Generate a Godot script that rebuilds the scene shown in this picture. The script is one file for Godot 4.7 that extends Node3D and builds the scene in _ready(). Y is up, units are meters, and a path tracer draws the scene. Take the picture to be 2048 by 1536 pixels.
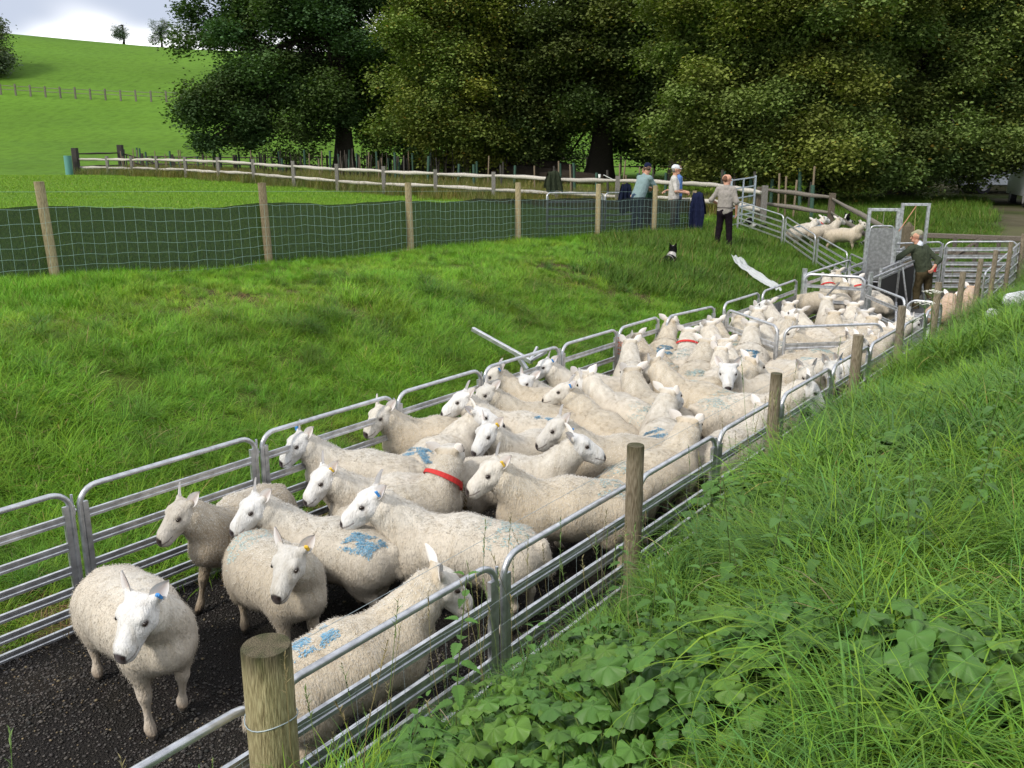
extends Node3D

# ---------------------------------------------------------------- state
var rng := RandomNumberGenerator.new()
var taken := {}
var noise := FastNoiseLite.new()
var noise2 := FastNoiseLite.new()
var M := {}

# ---------------------------------------------------------------- mesh builder
class MB:
	var v := PackedVector3Array()
	var n := PackedVector3Array()
	var c := PackedColorArray()
	var ix := PackedInt32Array()
	func tri(a: Vector3, b: Vector3, d: Vector3, nr: Vector3, col: Color) -> void:
		var k := v.size()
		v.push_back(a); v.push_back(b); v.push_back(d)
		n.push_back(nr); n.push_back(nr); n.push_back(nr)
		c.push_back(col); c.push_back(col); c.push_back(col)
		ix.push_back(k)
		if (b - a).cross(d - a).dot(nr) > 0.0:
			ix.push_back(k + 2); ix.push_back(k + 1)
		else:
			ix.push_back(k + 1); ix.push_back(k + 2)
	func quad(a: Vector3, b: Vector3, d: Vector3, e: Vector3, nr: Vector3, col: Color) -> void:
		var k := v.size()
		v.push_back(a); v.push_back(b); v.push_back(d); v.push_back(e)
		for i in 4:
			n.push_back(nr); c.push_back(col)
		if (b - a).cross(d - a).dot(nr) > 0.0:
			ix.append_array(PackedInt32Array([k, k + 2, k + 1, k, k + 3, k + 2]))
		else:
			ix.append_array(PackedInt32Array([k, k + 1, k + 2, k, k + 2, k + 3]))
	# box with chamfered long edges would cost more; profile() is used where edges catch light
	func box(o: Vector3, s: Vector3, col: Color, b := Basis()) -> void:
		var h := s * 0.5
		for ax in 3:
			for sg in [-1.0, 1.0]:
				var nn := Vector3.ZERO; nn[ax] = sg
				var p := Vector3.ZERO; p[(ax + 1) % 3] = 1.0
				var q := Vector3.ZERO; q[(ax + 2) % 3] = 1.0
				var ce := nn * h
				quad(o + b * (ce - p * h - q * h), o + b * (ce + p * h - q * h), o + b * (ce + p * h + q * h), o + b * (ce - p * h + q * h), b * nn, col)
	# extrude a closed 2D outline (x across, y up) from a to e
	func profile(pts: PackedVector2Array, a: Vector3, e: Vector3, col: Color, up := Vector3.UP) -> void:
		var f := (e - a).normalized()
		var side := f.cross(up).normalized()
		var u := side.cross(f).normalized()
		var m := pts.size()
		var ctr := Vector2.ZERO
		for p in pts: ctr += p
		ctr /= float(m)
		for i in m:
			var p := pts[i]
			var q := pts[(i + 1) % m]
			var ed := q - p
			var nn := side * ed.y - u * ed.x
			if ed.length() < 1e-6: continue
			nn = nn.normalized()
			if Geometry2D.is_polygon_clockwise(pts): nn = -nn
			quad(a + side * p.x + u * p.y, a + side * q.x + u * q.y, e + side * q.x + u * q.y, e + side * p.x + u * p.y, nn, col)
			tri(a + side * ctr.x + u * ctr.y, a + side * p.x + u * p.y, a + side * q.x + u * q.y, -f, col)
			tri(e + side * ctr.x + u * ctr.y, e + side * p.x + u * p.y, e + side * q.x + u * q.y, f, col)
	func tube(path: Array, rad: Array, sides: int, col: Color, caps := true) -> void:
		var k0 := v.size()
		var m := path.size()
		var prev := Vector3.ZERO
		for i in m:
			var f: Vector3
			if i == 0: f = path[1] - path[0]
			elif i == m - 1: f = path[m - 1] - path[m - 2]
			else: f = (path[i + 1] - path[i]).normalized() + (path[i] - path[i - 1]).normalized()
			f = f.normalized()
			var s: Vector3
			if i == 0:
				s = f.cross(Vector3.UP if absf(f.y) < 0.9 else Vector3.RIGHT).normalized()
			else:
				s = (prev - f * prev.dot(f)).normalized()
			prev = s
			var u := f.cross(s)
			var r: float = rad[i] if rad.size() > i else rad[0]
			for j in sides:
				var an := TAU * j / sides
				var d := s * cos(an) + u * sin(an)
				v.push_back(path[i] + d * r); n.push_back(d); c.push_back(col)
		for i in m - 1:
			for j in sides:
				var a := k0 + i * sides + j
				var b := k0 + i * sides + (j + 1) % sides
				ix.append_array(PackedInt32Array([a, b, a + sides, b, b + sides, a + sides]))
		if caps:
			for e in [0, m - 1]:
				var f: Vector3 = (path[0] - path[1]).normalized() if e == 0 else (path[m - 1] - path[m - 2]).normalized()
				var k := v.size()
				v.push_back(path[e]); n.push_back(f); c.push_back(col)
				for j in sides:
					v.push_back(v[k0 + e * sides + j]); n.push_back(f); c.push_back(col)
				for j in sides:
					if e == 0: ix.append_array(PackedInt32Array([k, k + 1 + (j + 1) % sides, k + 1 + j]))
					else: ix.append_array(PackedInt32Array([k, k + 1 + j, k + 1 + (j + 1) % sides]))
	func ball(o: Vector3, r: Vector3, col: Color, seg := 10, b := Basis()) -> void:
		var k0 := v.size()
		var rows := int(seg / 2) + 1
		for i in rows:
			var ph := PI * i / (rows - 1)
			for j in seg:
				var th := TAU * j / seg
				var d := Vector3(sin(ph) * cos(th), cos(ph), sin(ph) * sin(th))
				v.push_back(o + b * (d * r)); n.push_back((b * (d / r)).normalized()); c.push_back(col)
		for i in rows - 1:
			for j in seg:
				var a := k0 + i * seg + j
				var e := k0 + i * seg + (j + 1) % seg
				ix.append_array(PackedInt32Array([a, e, a + seg, e, e + seg, a + seg]))
	func done() -> ArrayMesh:
		var ar := []
		ar.resize(Mesh.ARRAY_MAX)
		ar[Mesh.ARRAY_VERTEX] = v
		ar[Mesh.ARRAY_NORMAL] = n
		ar[Mesh.ARRAY_COLOR] = c
		ar[Mesh.ARRAY_INDEX] = ix
		var me := ArrayMesh.new()
		me.add_surface_from_arrays(Mesh.PRIMITIVE_TRIANGLES, ar)
		return me

# ---------------------------------------------------------------- naming
func numbered(called: String) -> String:
	if not taken.has(called):
		taken[called] = 0
		return called
	taken[called] += 1
	return "%s_%03d" % [called, taken[called]]

func tag(o: Node, label := "", category := "", group := "", kind := "") -> void:
	if label: o.set_meta("label", label)
	if category: o.set_meta("category", category)
	if group: o.set_meta("group", group)
	if kind: o.set_meta("kind", kind)

func thing(called: String, label: String, category: String, at: Vector3, turn := 0.0, group := "") -> Node3D:
	var o := Node3D.new()
	o.name = numbered(called)
	o.position = at
	o.rotation.y = turn
	add_child(o)
	tag(o, label, category, group)
	return o

func obj(called: String, m: Mesh, mat: Material, parent: Node = null) -> MeshInstance3D:
	var o := MeshInstance3D.new()
	o.mesh = m
	o.material_override = null
	if m.get_surface_count() == 1 and m is ArrayMesh and m.surface_get_material(0) == null:
		m.surface_set_material(0, mat)
	elif m.surface_get_material(0) != mat:
		for i in m.get_surface_count(): o.set_surface_override_material(i, mat)
	if parent == null:
		o.name = numbered(called)
		add_child(o)
	else:
		o.name = called
		parent.add_child(o, true)
	return o

func many(called: String, m: Mesh, mat: Material, tr: Array, cols: Array, parent: Node = null) -> MultiMeshInstance3D:
	var mm := MultiMesh.new()
	mm.transform_format = MultiMesh.TRANSFORM_3D
	mm.use_colors = true
	mm.mesh = m
	m.surface_set_material(0, mat)
	mm.instance_count = tr.size()
	for i in tr.size():
		mm.set_instance_transform(i, tr[i])
		mm.set_instance_color(i, cols[i])
	var o := MultiMeshInstance3D.new()
	o.multimesh = mm
	if parent == null:
		o.name = numbered(called)
		add_child(o)
	else:
		o.name = called
		parent.add_child(o, true)
	return o

func rf(a: float, b: float) -> float:
	return rng.randf_range(a, b)

# ---------------------------------------------------------------- place: (x right, d away from the lens, y up); pen axes s along, t across to the right
func W(x: float, d: float, y := 0.0) -> Vector3:
	return Vector3(x, y, -d)

func Q(s: float, t: float, y := 0.0) -> Vector3:
	return Vector3(-0.1 + 0.6 * s + 0.8 * t, y, -(4.35 + 0.8 * s - 0.6 * t))

func sm(a: float, b: float, x: float) -> float:
	return smoothstep(a, b, x)

func gh(x: float, d: float) -> float:
	var ex := x + 0.1
	var ed := d - 4.35
	var s := 0.6 * ex + 0.8 * ed
	var t := 0.8 * ex - 0.6 * ed
	var lane := 0.08 * sm(13.0, 17.0, s) + 0.62 * sm(17.2, 22.0, s) + 0.5 * sm(22.0, 34.0, s)
	var y := lane
	if t > 0.04:
		var top := 1.5 + 0.30 * sm(3.0, 9.0, s) * sm(0.6, 3.4, t)
		y = maxf(lane, lerpf(0.0, 0.14, sm(0.05, 0.13, t)) + (top - 0.14) * (0.42 * sm(0.10, 0.75, t) + 0.58 * sm(0.2, 2.6, t)))
		y += 0.05 * noise.get_noise_2d(x * 60.0, d * 60.0) * sm(0.3, 1.0, t)
	elif t < -3.0:
		var hl := 1.5 - 0.025 * (clampf(s, -5.0, 24.0) - 2.5)
		var p := sm(-3.0, -7.2, t) * 0.5 + 0.5 * clampf((-3.0 - t) / 4.2, 0.0, 1.0) * sm(-3.0, -3.8, t)
		var up := hl * (0.86 * p + 0.14 * sm(-6.6, -9.6, t))
		up += 0.09 * noise.get_noise_2d(x * 45.0, d * 45.0) * sm(-3.1, -4.0, t) * (1.0 - sm(-8.0, -12.0, t))
		y = maxf(lane * 0.9, up)
	var f := sm(26.0, 32.0, d)
	if d > 26.0:
		var g := 1.28 + 0.85 * sm(30.0, 60.0, d - 0.15 * x)
		var k := clampf((d - 60.0) / 95.0, 0.0, 1.6)
		var hh := 21.2 * (k * k * (3.0 - 2.0 * k) if k < 1.0 else 1.0 - 0.25 * (k - 1.0) * (k - 1.0))
		hh *= 0.86 + 0.16 * sm(-40.0, -105.0, x) + 0.015 * sin(x * 0.05)
		hh *= 1.0 - 0.55 * sm(10.0, 90.0, x)
		g += hh
		y = lerpf(y, g, f)
	return y

func gn(x: float, d: float) -> Vector3:
	var e := 0.15
	return Vector3(gh(x - e, d) - gh(x + e, d), 2.0 * e, -(gh(x, d - e) - gh(x, d + e))).normalized()

func st(x: float, d: float) -> Vector2:
	return Vector2(0.6 * (x + 0.1) + 0.8 * (d - 4.35), 0.8 * (x + 0.1) - 0.6 * (d - 4.35))

# ---------------------------------------------------------------- materials
func noise_tex(size: int, freq: float, ramp: Array, oct := 4, kind := FastNoiseLite.TYPE_SIMPLEX_SMOOTH, sd := 1, nm := false, warp := 0.0) -> NoiseTexture2D:
	var f := FastNoiseLite.new()
	f.noise_type = kind
	f.seed = sd
	f.frequency = freq
	f.fractal_octaves = oct
	if warp > 0.0:
		f.domain_warp_enabled = true
		f.domain_warp_amplitude = warp
		f.domain_warp_frequency = freq * 0.5
	var t := NoiseTexture2D.new()
	t.width = size; t.height = size
	t.seamless = true
	t.noise = f
	t.normalize = true
	if nm:
		t.as_normal_map = true
		t.bump_strength = 6.0
	if ramp.size():
		var g := Gradient.new()
		var off := PackedFloat32Array()
		var co := PackedColorArray()
		for r in ramp:
			off.push_back(r[0]); co.push_back(r[1])
		g.offsets = off; g.colors = co
		t.color_ramp = g
	return t

func grey(a: float) -> Color:
	return Color(a, a, a)

func lin(r: float, g: float, b: float) -> Color:
	return Color(r, g, b).linear_to_srgb()

func mat(called: String, col: Color, rough := 0.8, metal := 0.0, vc := true) -> StandardMaterial3D:
	var m := StandardMaterial3D.new()
	m.resource_name = called
	m.albedo_color = col
	m.roughness = rough
	m.metallic = metal
	m.vertex_color_use_as_albedo = vc
	M[called] = m
	return m

func tri_map(m: StandardMaterial3D, sc: Vector3, world := false) -> void:
	m.uv1_triplanar = true
	m.uv1_world_triplanar = world
	m.uv1_scale = sc

func bump(m: StandardMaterial3D, t: Texture2D, cm: float) -> void:
	m.heightmap_enabled = true
	m.heightmap_texture = t
	m.heightmap_scale = cm

func make_materials() -> void:
	var fine := noise_tex(512, 0.03, [], 5)
	var mottle := noise_tex(1024, 0.012, [[0.0, grey(0.82)], [0.35, grey(0.91)], [0.6, grey(0.97)], [1.0, grey(1.0)]], 5, FastNoiseLite.TYPE_SIMPLEX_SMOOTH, 4)
	var grain := noise_tex(512, 0.02, [[0.0, Color(0.5, 0.47, 0.42)], [0.45, Color(0.83, 0.81, 0.77)], [1.0, Color(1, 1, 1)]], 5, FastNoiseLite.TYPE_SIMPLEX_SMOOTH, 9)
	var m := mat("ground", Color.WHITE, 0.95)
	m.albedo_texture = mottle
	tri_map(m, Vector3(0.07, 0.07, 0.07), true)
	bump(m, fine, 6.0)
	m.metallic_specular = 0.2
	m = mat("pen_grit", Color.WHITE, 0.92)
	m.albedo_texture = noise_tex(1024, 0.14, [[0.0, grey(0.35)], [0.5, grey(0.7)], [0.8, grey(0.95)], [1.0, grey(1.0)]], 3, FastNoiseLite.TYPE_SIMPLEX, 5)
	tri_map(m, Vector3(0.9, 0.9, 0.9), true)
	bump(m, noise_tex(1024, 0.05, [], 4, FastNoiseLite.TYPE_SIMPLEX, 6), 5.0)
	m.metallic_specular = 0.35
	m = mat("grass", Color.WHITE, 0.55)
	m.metallic_specular = 0.32
	m.backlight_enabled = true
	m.backlight = Color(0.55, 0.6, 0.25)
	m = mat("leaf", Color.WHITE, 0.68)
	m.metallic_specular = 0.25
	m.backlight_enabled = true
	m.backlight = Color(0.6, 0.66, 0.26)
	m = mat("weed", Color.WHITE, 0.5)
	m.metallic_specular = 0.4
	m.backlight_enabled = true
	m.backlight = Color(0.42, 0.5, 0.2)
	m = mat("dry", Color.WHITE, 0.85)
	m = mat("aluminium", lin(0.74, 0.76, 0.79), 0.40, 0.7)
	m.albedo_texture = noise_tex(512, 0.015, [[0.0, grey(0.66)], [0.5, grey(0.88)], [1.0, grey(1.0)]], 5, FastNoiseLite.TYPE_SIMPLEX_SMOOTH, 12)
	m.roughness_texture = noise_tex(512, 0.02, [[0.0, grey(0.75)], [1.0, grey(1.0)]], 4, FastNoiseLite.TYPE_SIMPLEX_SMOOTH, 13)
	tri_map(m, Vector3(1.4, 1.4, 1.4), true)
	m = mat("sheet_metal", lin(0.42, 0.43, 0.43), 0.5, 0.6)
	m.albedo_texture = noise_tex(512, 0.02, [[0.0, grey(0.7)], [1.0, grey(1.0)]], 5, FastNoiseLite.TYPE_SIMPLEX_SMOOTH, 15)
	tri_map(m, Vector3(1.2, 1.2, 1.2), true)
	m = mat("galvanised", lin(0.42, 0.47, 0.52), 0.5, 0.5)
	m = mat("wire", lin(0.36, 0.42, 0.44), 0.5, 0.4)
	m = mat("teal_wire", lin(0.30, 0.45, 0.41), 0.6, 0.0)
	m = mat("dark_panel", lin(0.03, 0.027, 0.025), 0.75)
	# timber: streaked along y (posts) or along the rail
	var streak := noise_tex(512, 0.025, [[0.0, Color(0.42, 0.38, 0.32)], [0.35, Color(0.75, 0.72, 0.66)], [0.7, Color(0.95, 0.93, 0.9)], [1.0, Color(1, 1, 1)]], 5, FastNoiseLite.TYPE_SIMPLEX_SMOOTH, 21)
	m = mat("post_wood", Color.WHITE, 0.85)
	m.albedo_texture = streak
	tri_map(m, Vector3(9.0, 0.8, 9.0))
	bump(m, noise_tex(512, 0.03, [], 5, FastNoiseLite.TYPE_SIMPLEX_SMOOTH, 22), 0.5)
	m = mat("rail_wood", Color.WHITE, 0.85)
	m.albedo_texture = grain
	tri_map(m, Vector3(2.5, 7.0, 2.5))
	bump(m, fine, 0.8)
	m = mat("bark", Color.WHITE, 0.95)
	m.albedo_texture = streak
	tri_map(m, Vector3(2.5, 0.5, 2.5), true)
	bump(m, noise_tex(512, 0.04, [], 5, FastNoiseLite.TYPE_SIMPLEX_SMOOTH, 23), 6.0)
	# fleece: short vertical locks
	var locks := noise_tex(512, 0.045, [], 3, FastNoiseLite.TYPE_SIMPLEX_SMOOTH, 31, false, 26.0)
	for k in 5:
		m = mat("fleece_%d" % k, [lin(1, 1, 1), lin(0.88, 0.85, 0.80), lin(1.08, 1.07, 1.06), lin(0.74, 0.69, 0.62), lin(0.95, 0.90, 0.82)][k], 0.95)
		m.albedo_texture = noise_tex(256, 0.02, [[0.0, Color(0.80, 0.77, 0.72)], [0.4, Color(0.94, 0.93, 0.91)], [1.0, Color(1, 1, 1)]], 4, FastNoiseLite.TYPE_SIMPLEX_SMOOTH, 30) if k == 0 else M.fleece_0.albedo_texture
		tri_map(m, Vector3(2.6, 1.05, 2.6))
		bump(m, locks, 0.8)
		m.metallic_specular = 0.15
		m.rim_enabled = true
		m.rim = 0.35
		m.rim_tint = 0.7
	m = mat("tuft", Color.WHITE, 0.95)
	m.metallic_specular = 0.1
	m.backlight_enabled = true
	m.backlight = Color(0.3, 0.28, 0.25)
	m = mat("skin", Color.WHITE, 0.6)
	m.metallic_specular = 0.3
	m = mat("gloss", Color.WHITE, 0.12)
	m = mat("plain", Color.WHITE, 0.75)
	m = mat("cloth", Color.WHITE, 0.92)
	m.metallic_specular = 0.2
	bump(m, noise_tex(256, 0.02, [], 3, FastNoiseLite.TYPE_SIMPLEX_SMOOTH, 40), 2.5)
	tri_map(m, Vector3(2.2, 1.2, 2.2))
	m = mat("shade_net", lin(0.016, 0.026, 0.022), 0.9, 0.0, false)
	m.transparency = BaseMaterial3D.TRANSPARENCY_ALPHA
	m.albedo_color.a = 0.84
	m = mat("film", lin(0.75, 0.77, 0.8), 0.35, 0.0, false)
	m.transparency = BaseMaterial3D.TRANSPARENCY_ALPHA
	m.albedo_color.a = 0.55
	m = mat("paint_white", Color.WHITE, 0.3)
	m.clearcoat_enabled = true
	m.clearcoat = 0.5
	m = mat("window_glass", lin(0.015, 0.018, 0.02), 0.08, 0.0, false)

# ---------------------------------------------------------------- signed-distance bodies
# caps: [a, b, ra, rb]; returns [verts, normals, indices]
func blob(caps: Array, cell: float, k: float) -> Array:
	var lo := Vector3.ONE * 1e9
	var hi := -lo
	for q in caps:
		var r: float = maxf(q[2], q[3]) + k * 2.0 + cell * 2.0
		lo = lo.min(q[0] - Vector3.ONE * r).min(q[1] - Vector3.ONE * r)
		hi = hi.max(q[0] + Vector3.ONE * r).max(q[1] + Vector3.ONE * r)
	var nx := int((hi.x - lo.x) / cell) + 2
	var ny := int((hi.y - lo.y) / cell) + 2
	var nz := int((hi.z - lo.z) / cell) + 2
	var acc := PackedFloat32Array()
	acc.resize(nx * ny * nz)
	var margin := 3.0 * k + cell * 1.5
	for q in caps:
		var a: Vector3 = q[0]
		var b: Vector3 = q[1]
		var ra: float = q[2]
		var rb: float = q[3]
		var ba := b - a
		var bb := maxf(ba.length_squared(), 1e-9)
		var mr := maxf(ra, rb) + margin
		var l := ((a.min(b) - Vector3.ONE * mr - lo) / cell).floor()
		var h := ((a.max(b) + Vector3.ONE * mr - lo) / cell).ceil()
		var x0 := maxi(int(l.x), 0)
		var y0 := maxi(int(l.y), 0)
		var z0 := maxi(int(l.z), 0)
		var x1 := mini(int(h.x), nx - 1)
		var y1 := mini(int(h.y), ny - 1)
		var z1 := mini(int(h.z), nz - 1)
		for i in range(x0, x1 + 1):
			for j in range(y0, y1 + 1):
				var p := lo + Vector3(i * cell, j * cell, z0 * cell) - a
				var id := (i * ny + j) * nz + z0
				for g in range(z0, z1 + 1):
					var w := clampf(p.dot(ba) / bb, 0.0, 1.0)
					var d := (p - ba * w).length() - ra - (rb - ra) * w
					if d < margin:
						acc[id] += exp(-maxf(d, -0.35) / k)
					p.z += cell
					id += 1
	# surface nets: inside where acc > 1
	var V := PackedVector3Array()
	var N := PackedVector3Array()
	var I := PackedInt32Array()
	var cid := PackedInt32Array()
	cid.resize(nx * ny * nz)
	cid.fill(-1)
	var off := PackedInt32Array([0, 1, nz, nz + 1, ny * nz, ny * nz + 1, ny * nz + nz, ny * nz + nz + 1])
	for i in nx - 1:
		for j in ny - 1:
			var base := (i * ny + j) * nz
			for g in nz - 1:
				var id := base + g
				var c0 := acc[id]; var c1 := acc[id + off[1]]; var c2 := acc[id + off[2]]; var c3 := acc[id + off[3]]
				var c4 := acc[id + off[4]]; var c5 := acc[id + off[5]]; var c6 := acc[id + off[6]]; var c7 := acc[id + off[7]]
				var cnt := int(c0 > 1.0) + int(c1 > 1.0) + int(c2 > 1.0) + int(c3 > 1.0) + int(c4 > 1.0) + int(c5 > 1.0) + int(c6 > 1.0) + int(c7 > 1.0)
				if cnt == 0 or cnt == 8: continue
				var f := PackedFloat32Array([c0, c1, c2, c3, c4, c5, c6, c7])
				for e in 8: f[e] = -k * log(maxf(f[e], 1e-6))
				var sum := Vector3.ZERO
				var num := 0
				for e in [[0, 1], [2, 3], [4, 5], [6, 7], [0, 2], [1, 3], [4, 6], [5, 7], [0, 4], [1, 5], [2, 6], [3, 7]]:
					var fa := f[e[0]]
					var fb := f[e[1]]
					if (fa < 0.0) == (fb < 0.0): continue
					var u := fa / (fa - fb)
					var pa := Vector3(e[0] >> 2, (e[0] >> 1) & 1, e[0] & 1)
					var pb := Vector3(e[1] >> 2, (e[1] >> 1) & 1, e[1] & 1)
					sum += pa.lerp(pb, u)
					num += 1
				cid[id] = V.size()
				V.push_back(lo + (Vector3(i, j, g) + sum / num) * cell)
				N.push_back(Vector3(f[4] + f[5] + f[6] + f[7] - f[0] - f[1] - f[2] - f[3], f[2] + f[3] + f[6] + f[7] - f[0] - f[1] - f[4] - f[5], f[1] + f[3] + f[5] + f[7] - f[0] - f[2] - f[4] - f[6]).normalized())
	var sx := ny * nz
	for i in range(1, nx - 1):
		for j in range(1, ny - 1):
			var base := (i * ny + j) * nz
			for g in range(1, nz - 1):
				var id := base + g
				if cid[id] < 0: continue
				var inside := acc[id] > 1.0
				if inside != (acc[id + 1] > 1.0):
					quad_ix(I, cid[id], cid[id - sx], cid[id - sx - nz], cid[id - nz], inside)
				if inside != (acc[id + nz] > 1.0):
					quad_ix(I, cid[id], cid[id - 1], cid[id - 1 - sx], cid[id - sx], inside)
				if inside != (acc[id + sx] > 1.0):
					quad_ix(I, cid[id], cid[id - nz], cid[id - nz - 1], cid[id - 1], inside)
	return [V, N, I]

func quad_ix(I: PackedInt32Array, a: int, b: int, c: int, d: int, flip: bool) -> void:
	if a < 0 or b < 0 or c < 0 or d < 0: return
	if flip:
		I.push_back(a); I.push_back(c); I.push_back(b); I.push_back(a); I.push_back(d); I.push_back(c)
	else:
		I.push_back(a); I.push_back(b); I.push_back(c); I.push_back(a); I.push_back(c); I.push_back(d)

func arr_mesh(v: PackedVector3Array, n: PackedVector3Array, c: PackedColorArray, i: PackedInt32Array) -> ArrayMesh:
	var ar := []
	ar.resize(Mesh.ARRAY_MAX)
	ar[Mesh.ARRAY_VERTEX] = v
	ar[Mesh.ARRAY_NORMAL] = n
	ar[Mesh.ARRAY_COLOR] = c
	ar[Mesh.ARRAY_INDEX] = i
	var me := ArrayMesh.new()
	me.add_surface_from_arrays(Mesh.PRIMITIVE_TRIANGLES, ar)
	return me

func colored_blob(caps: Array, cell: float, k: float, col: Color) -> ArrayMesh:
	var b := blob(caps, cell, k)
	var c := PackedColorArray()
	c.resize(b[0].size())
	c.fill(col)
	return arr_mesh(b[0], b[1], c, b[2])

# ---------------------------------------------------------------- sheep (built facing +x, back at about 0.77, then bent at the neck for each pose)
const NB := Vector3(0.30, 0.60, 0.0)
const NA := Vector3(0.666, 0.746, 0.0)
const HP := Vector3(0.505, 0.845, 0.0)
const HS := 1.02

func hx(p: Vector3) -> Vector3:
	var q := (p - Vector3(0.49, 0.90, 0)) * HS
	q.z *= 1.13
	q.x *= 0.93
	q.y *= 1.04
	return HP + q

func sheep_base(cell: float, hcell: float, n_tuft: int, tw: float, tl: float) -> Dictionary:
	var B := []
	for z in [-0.045, 0.045]:
		B.append([Vector3(-0.355, 0.508, z), Vector3(-0.05, 0.538, z), 0.186, 0.196])
		B.append([Vector3(-0.02, 0.538, z), Vector3(0.25, 0.53, z * 0.6), 0.196, 0.176])
		B.append([Vector3(-0.36, 0.48, z * 1.6), Vector3(-0.32, 0.42, z * 2.3), 0.165, 0.115])
	B.append([Vector3(0.25, 0.565, 0), Vector3(0.47, 0.79, 0), 0.18, 0.118])
	B.append([Vector3(0.22, 0.52, 0), Vector3(0.40, 0.52, 0), 0.17, 0.12])
	B.append([Vector3(-0.54, 0.60, 0), Vector3(-0.585, 0.44, 0), 0.05, 0.04])
	for z in [-0.125, 0.125]:
		B.append([Vector3(0.26, 0.44, z), Vector3(0.275, 0.255, z * 0.95), 0.08, 0.031])
		B.append([Vector3(0.275, 0.245, z * 0.95), Vector3(0.265, 0.07, z * 0.95), 0.024, 0.017])
		B.append([Vector3(0.265, 0.06, z * 0.95), Vector3(0.285, 0.026, z * 0.95), 0.022, 0.024])
		B.append([Vector3(-0.36, 0.43, z), Vector3(-0.315, 0.345, z), 0.105, 0.07])
		B.append([Vector3(-0.315, 0.345, z), Vector3(-0.415, 0.225, z), 0.058, 0.027])
		B.append([Vector3(-0.415, 0.225, z), Vector3(-0.385, 0.07, z), 0.025, 0.018])
		B.append([Vector3(-0.385, 0.06, z), Vector3(-0.365, 0.026, z), 0.022, 0.024])
	var bb := blob(B, cell, 0.022)
	var v: PackedVector3Array = bb[0]
	var n: PackedVector3Array = bb[1]
	var c := PackedColorArray()
	var wool := PackedFloat32Array()
	for i in v.size():
		var p := v[i]
		var q := (p - NB).dot(NA)
		var w := sm(0.285, 0.325, p.y) if absf(p.x - 0.27) < 0.08 or p.x < -0.3 else sm(0.2, 0.22, p.y)
		if p.y < 0.32: w *= 1.0
		wool.push_back(w)
		var nz := noise.get_noise_3d(p.x * 160.0, p.y * 160.0, p.z * 160.0)
		var nf := noise2.get_noise_3d(p.x * 1300.0 + 60.0 * sin(p.y * 30.0), p.y * 260.0, p.z * 1300.0)
		v[i] = p + n[i] * w * (0.009 * nz + 0.007 * nf)
		# cream fleece, browner where it hangs low, at the britch and on the flanks
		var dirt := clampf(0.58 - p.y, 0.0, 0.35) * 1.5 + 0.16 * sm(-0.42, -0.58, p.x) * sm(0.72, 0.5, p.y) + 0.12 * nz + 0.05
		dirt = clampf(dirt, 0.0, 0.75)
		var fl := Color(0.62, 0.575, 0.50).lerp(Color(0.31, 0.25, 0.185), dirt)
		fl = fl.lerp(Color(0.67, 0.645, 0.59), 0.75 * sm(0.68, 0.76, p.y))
		fl = fl * (0.98 + 0.13 * nf)
		var leg := Color(0.56, 0.50, 0.43).lerp(Color(0.19, 0.14, 0.10), sm(0.10, 0.03, p.y) * 0.8)
		if p.y < 0.042: leg = Color(0.05, 0.04, 0.035)
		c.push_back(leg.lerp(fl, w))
	# head on a finer grid
	var H := []
	H.append([Vector3(0.505, 0.905, 0), Vector3(0.545, 0.905, 0), 0.078, 0.076])
	H.append([Vector3(0.55, 0.905, 0), Vector3(0.685, 0.80, 0), 0.066, 0.046])
	H.append([Vector3(0.60, 0.895, 0), Vector3(0.69, 0.825, 0), 0.048, 0.038])
	H.append([Vector3(0.545, 0.845, 0), Vector3(0.675, 0.765, 0), 0.056, 0.036])
	H.append([Vector3(0.695, 0.795, 0), Vector3(0.715, 0.778, 0), 0.042, 0.034])
	for z in [-1.0, 1.0]:
		H.append([Vector3(0.545, 0.875, 0.045 * z), Vector3(0.60, 0.855, 0.036 * z), 0.045, 0.034])
		H.append([Vector3(0.575, 0.935, 0.058 * z), Vector3(0.60, 0.925, 0.058 * z), 0.020, 0.018])
		H.append([Vector3(0.50, 0.955, 0.045 * z), Vector3(0.485, 0.975, 0.075 * z), 0.035, 0.022])
	H.append([Vector3(0.44, 0.83, 0), Vector3(0.50, 0.895, 0), 0.095, 0.078])
	var hb := blob(H, hcell / HS, 0.010)
	var hv: PackedVector3Array = hb[0]
	var hn: PackedVector3Array = hb[1]
	var hc := PackedColorArray()
	var eye_z := 0.0
	for i in hv.size():
		var p := hv[i]
		var az := absf(p.z)
		var col := Color(0.72, 0.73, 0.74)
		var nz := noise2.get_noise_3d(p.x * 700.0, p.y * 700.0, p.z * 700.0)
		col = col * (0.97 + 0.05 * nz)
		col = col.lerp(Color(0.62, 0.575, 0.50), sm(0.505, 0.46, p.x))
		# grey skin round the eye, dark nose, mouth line
		var de := (Vector2(p.x - 0.596, p.y - 0.905)).length()
		if az > 0.03: col = col.lerp(Color(0.24, 0.20, 0.19), sm(0.024, 0.015, de) * 0.7)
		if de < 0.010: eye_z = maxf(eye_z, az)
		var dn := p.distance_to(Vector3(0.748, 0.778, 0))
		col = col.lerp(Color(0.055, 0.045, 0.048), sm(0.044, 0.030, dn))
		var dno := Vector3(p.x, p.y, az).distance_to(Vector3(0.738, 0.792, 0.022))
		col = col.lerp(Color(0.02, 0.015, 0.015), sm(0.018, 0.009, dno))
		var _l := 0
		var lipy := 0.770 - (p.x - 0.73) * 0.45
		if p.x > 0.655: col = col.lerp(Color(0.14, 0.11, 0.105), sm(0.007, 0.002, absf(p.y - lipy)) * 0.85)
		hc.push_back(col)
		hv[i] = hx(p)
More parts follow.
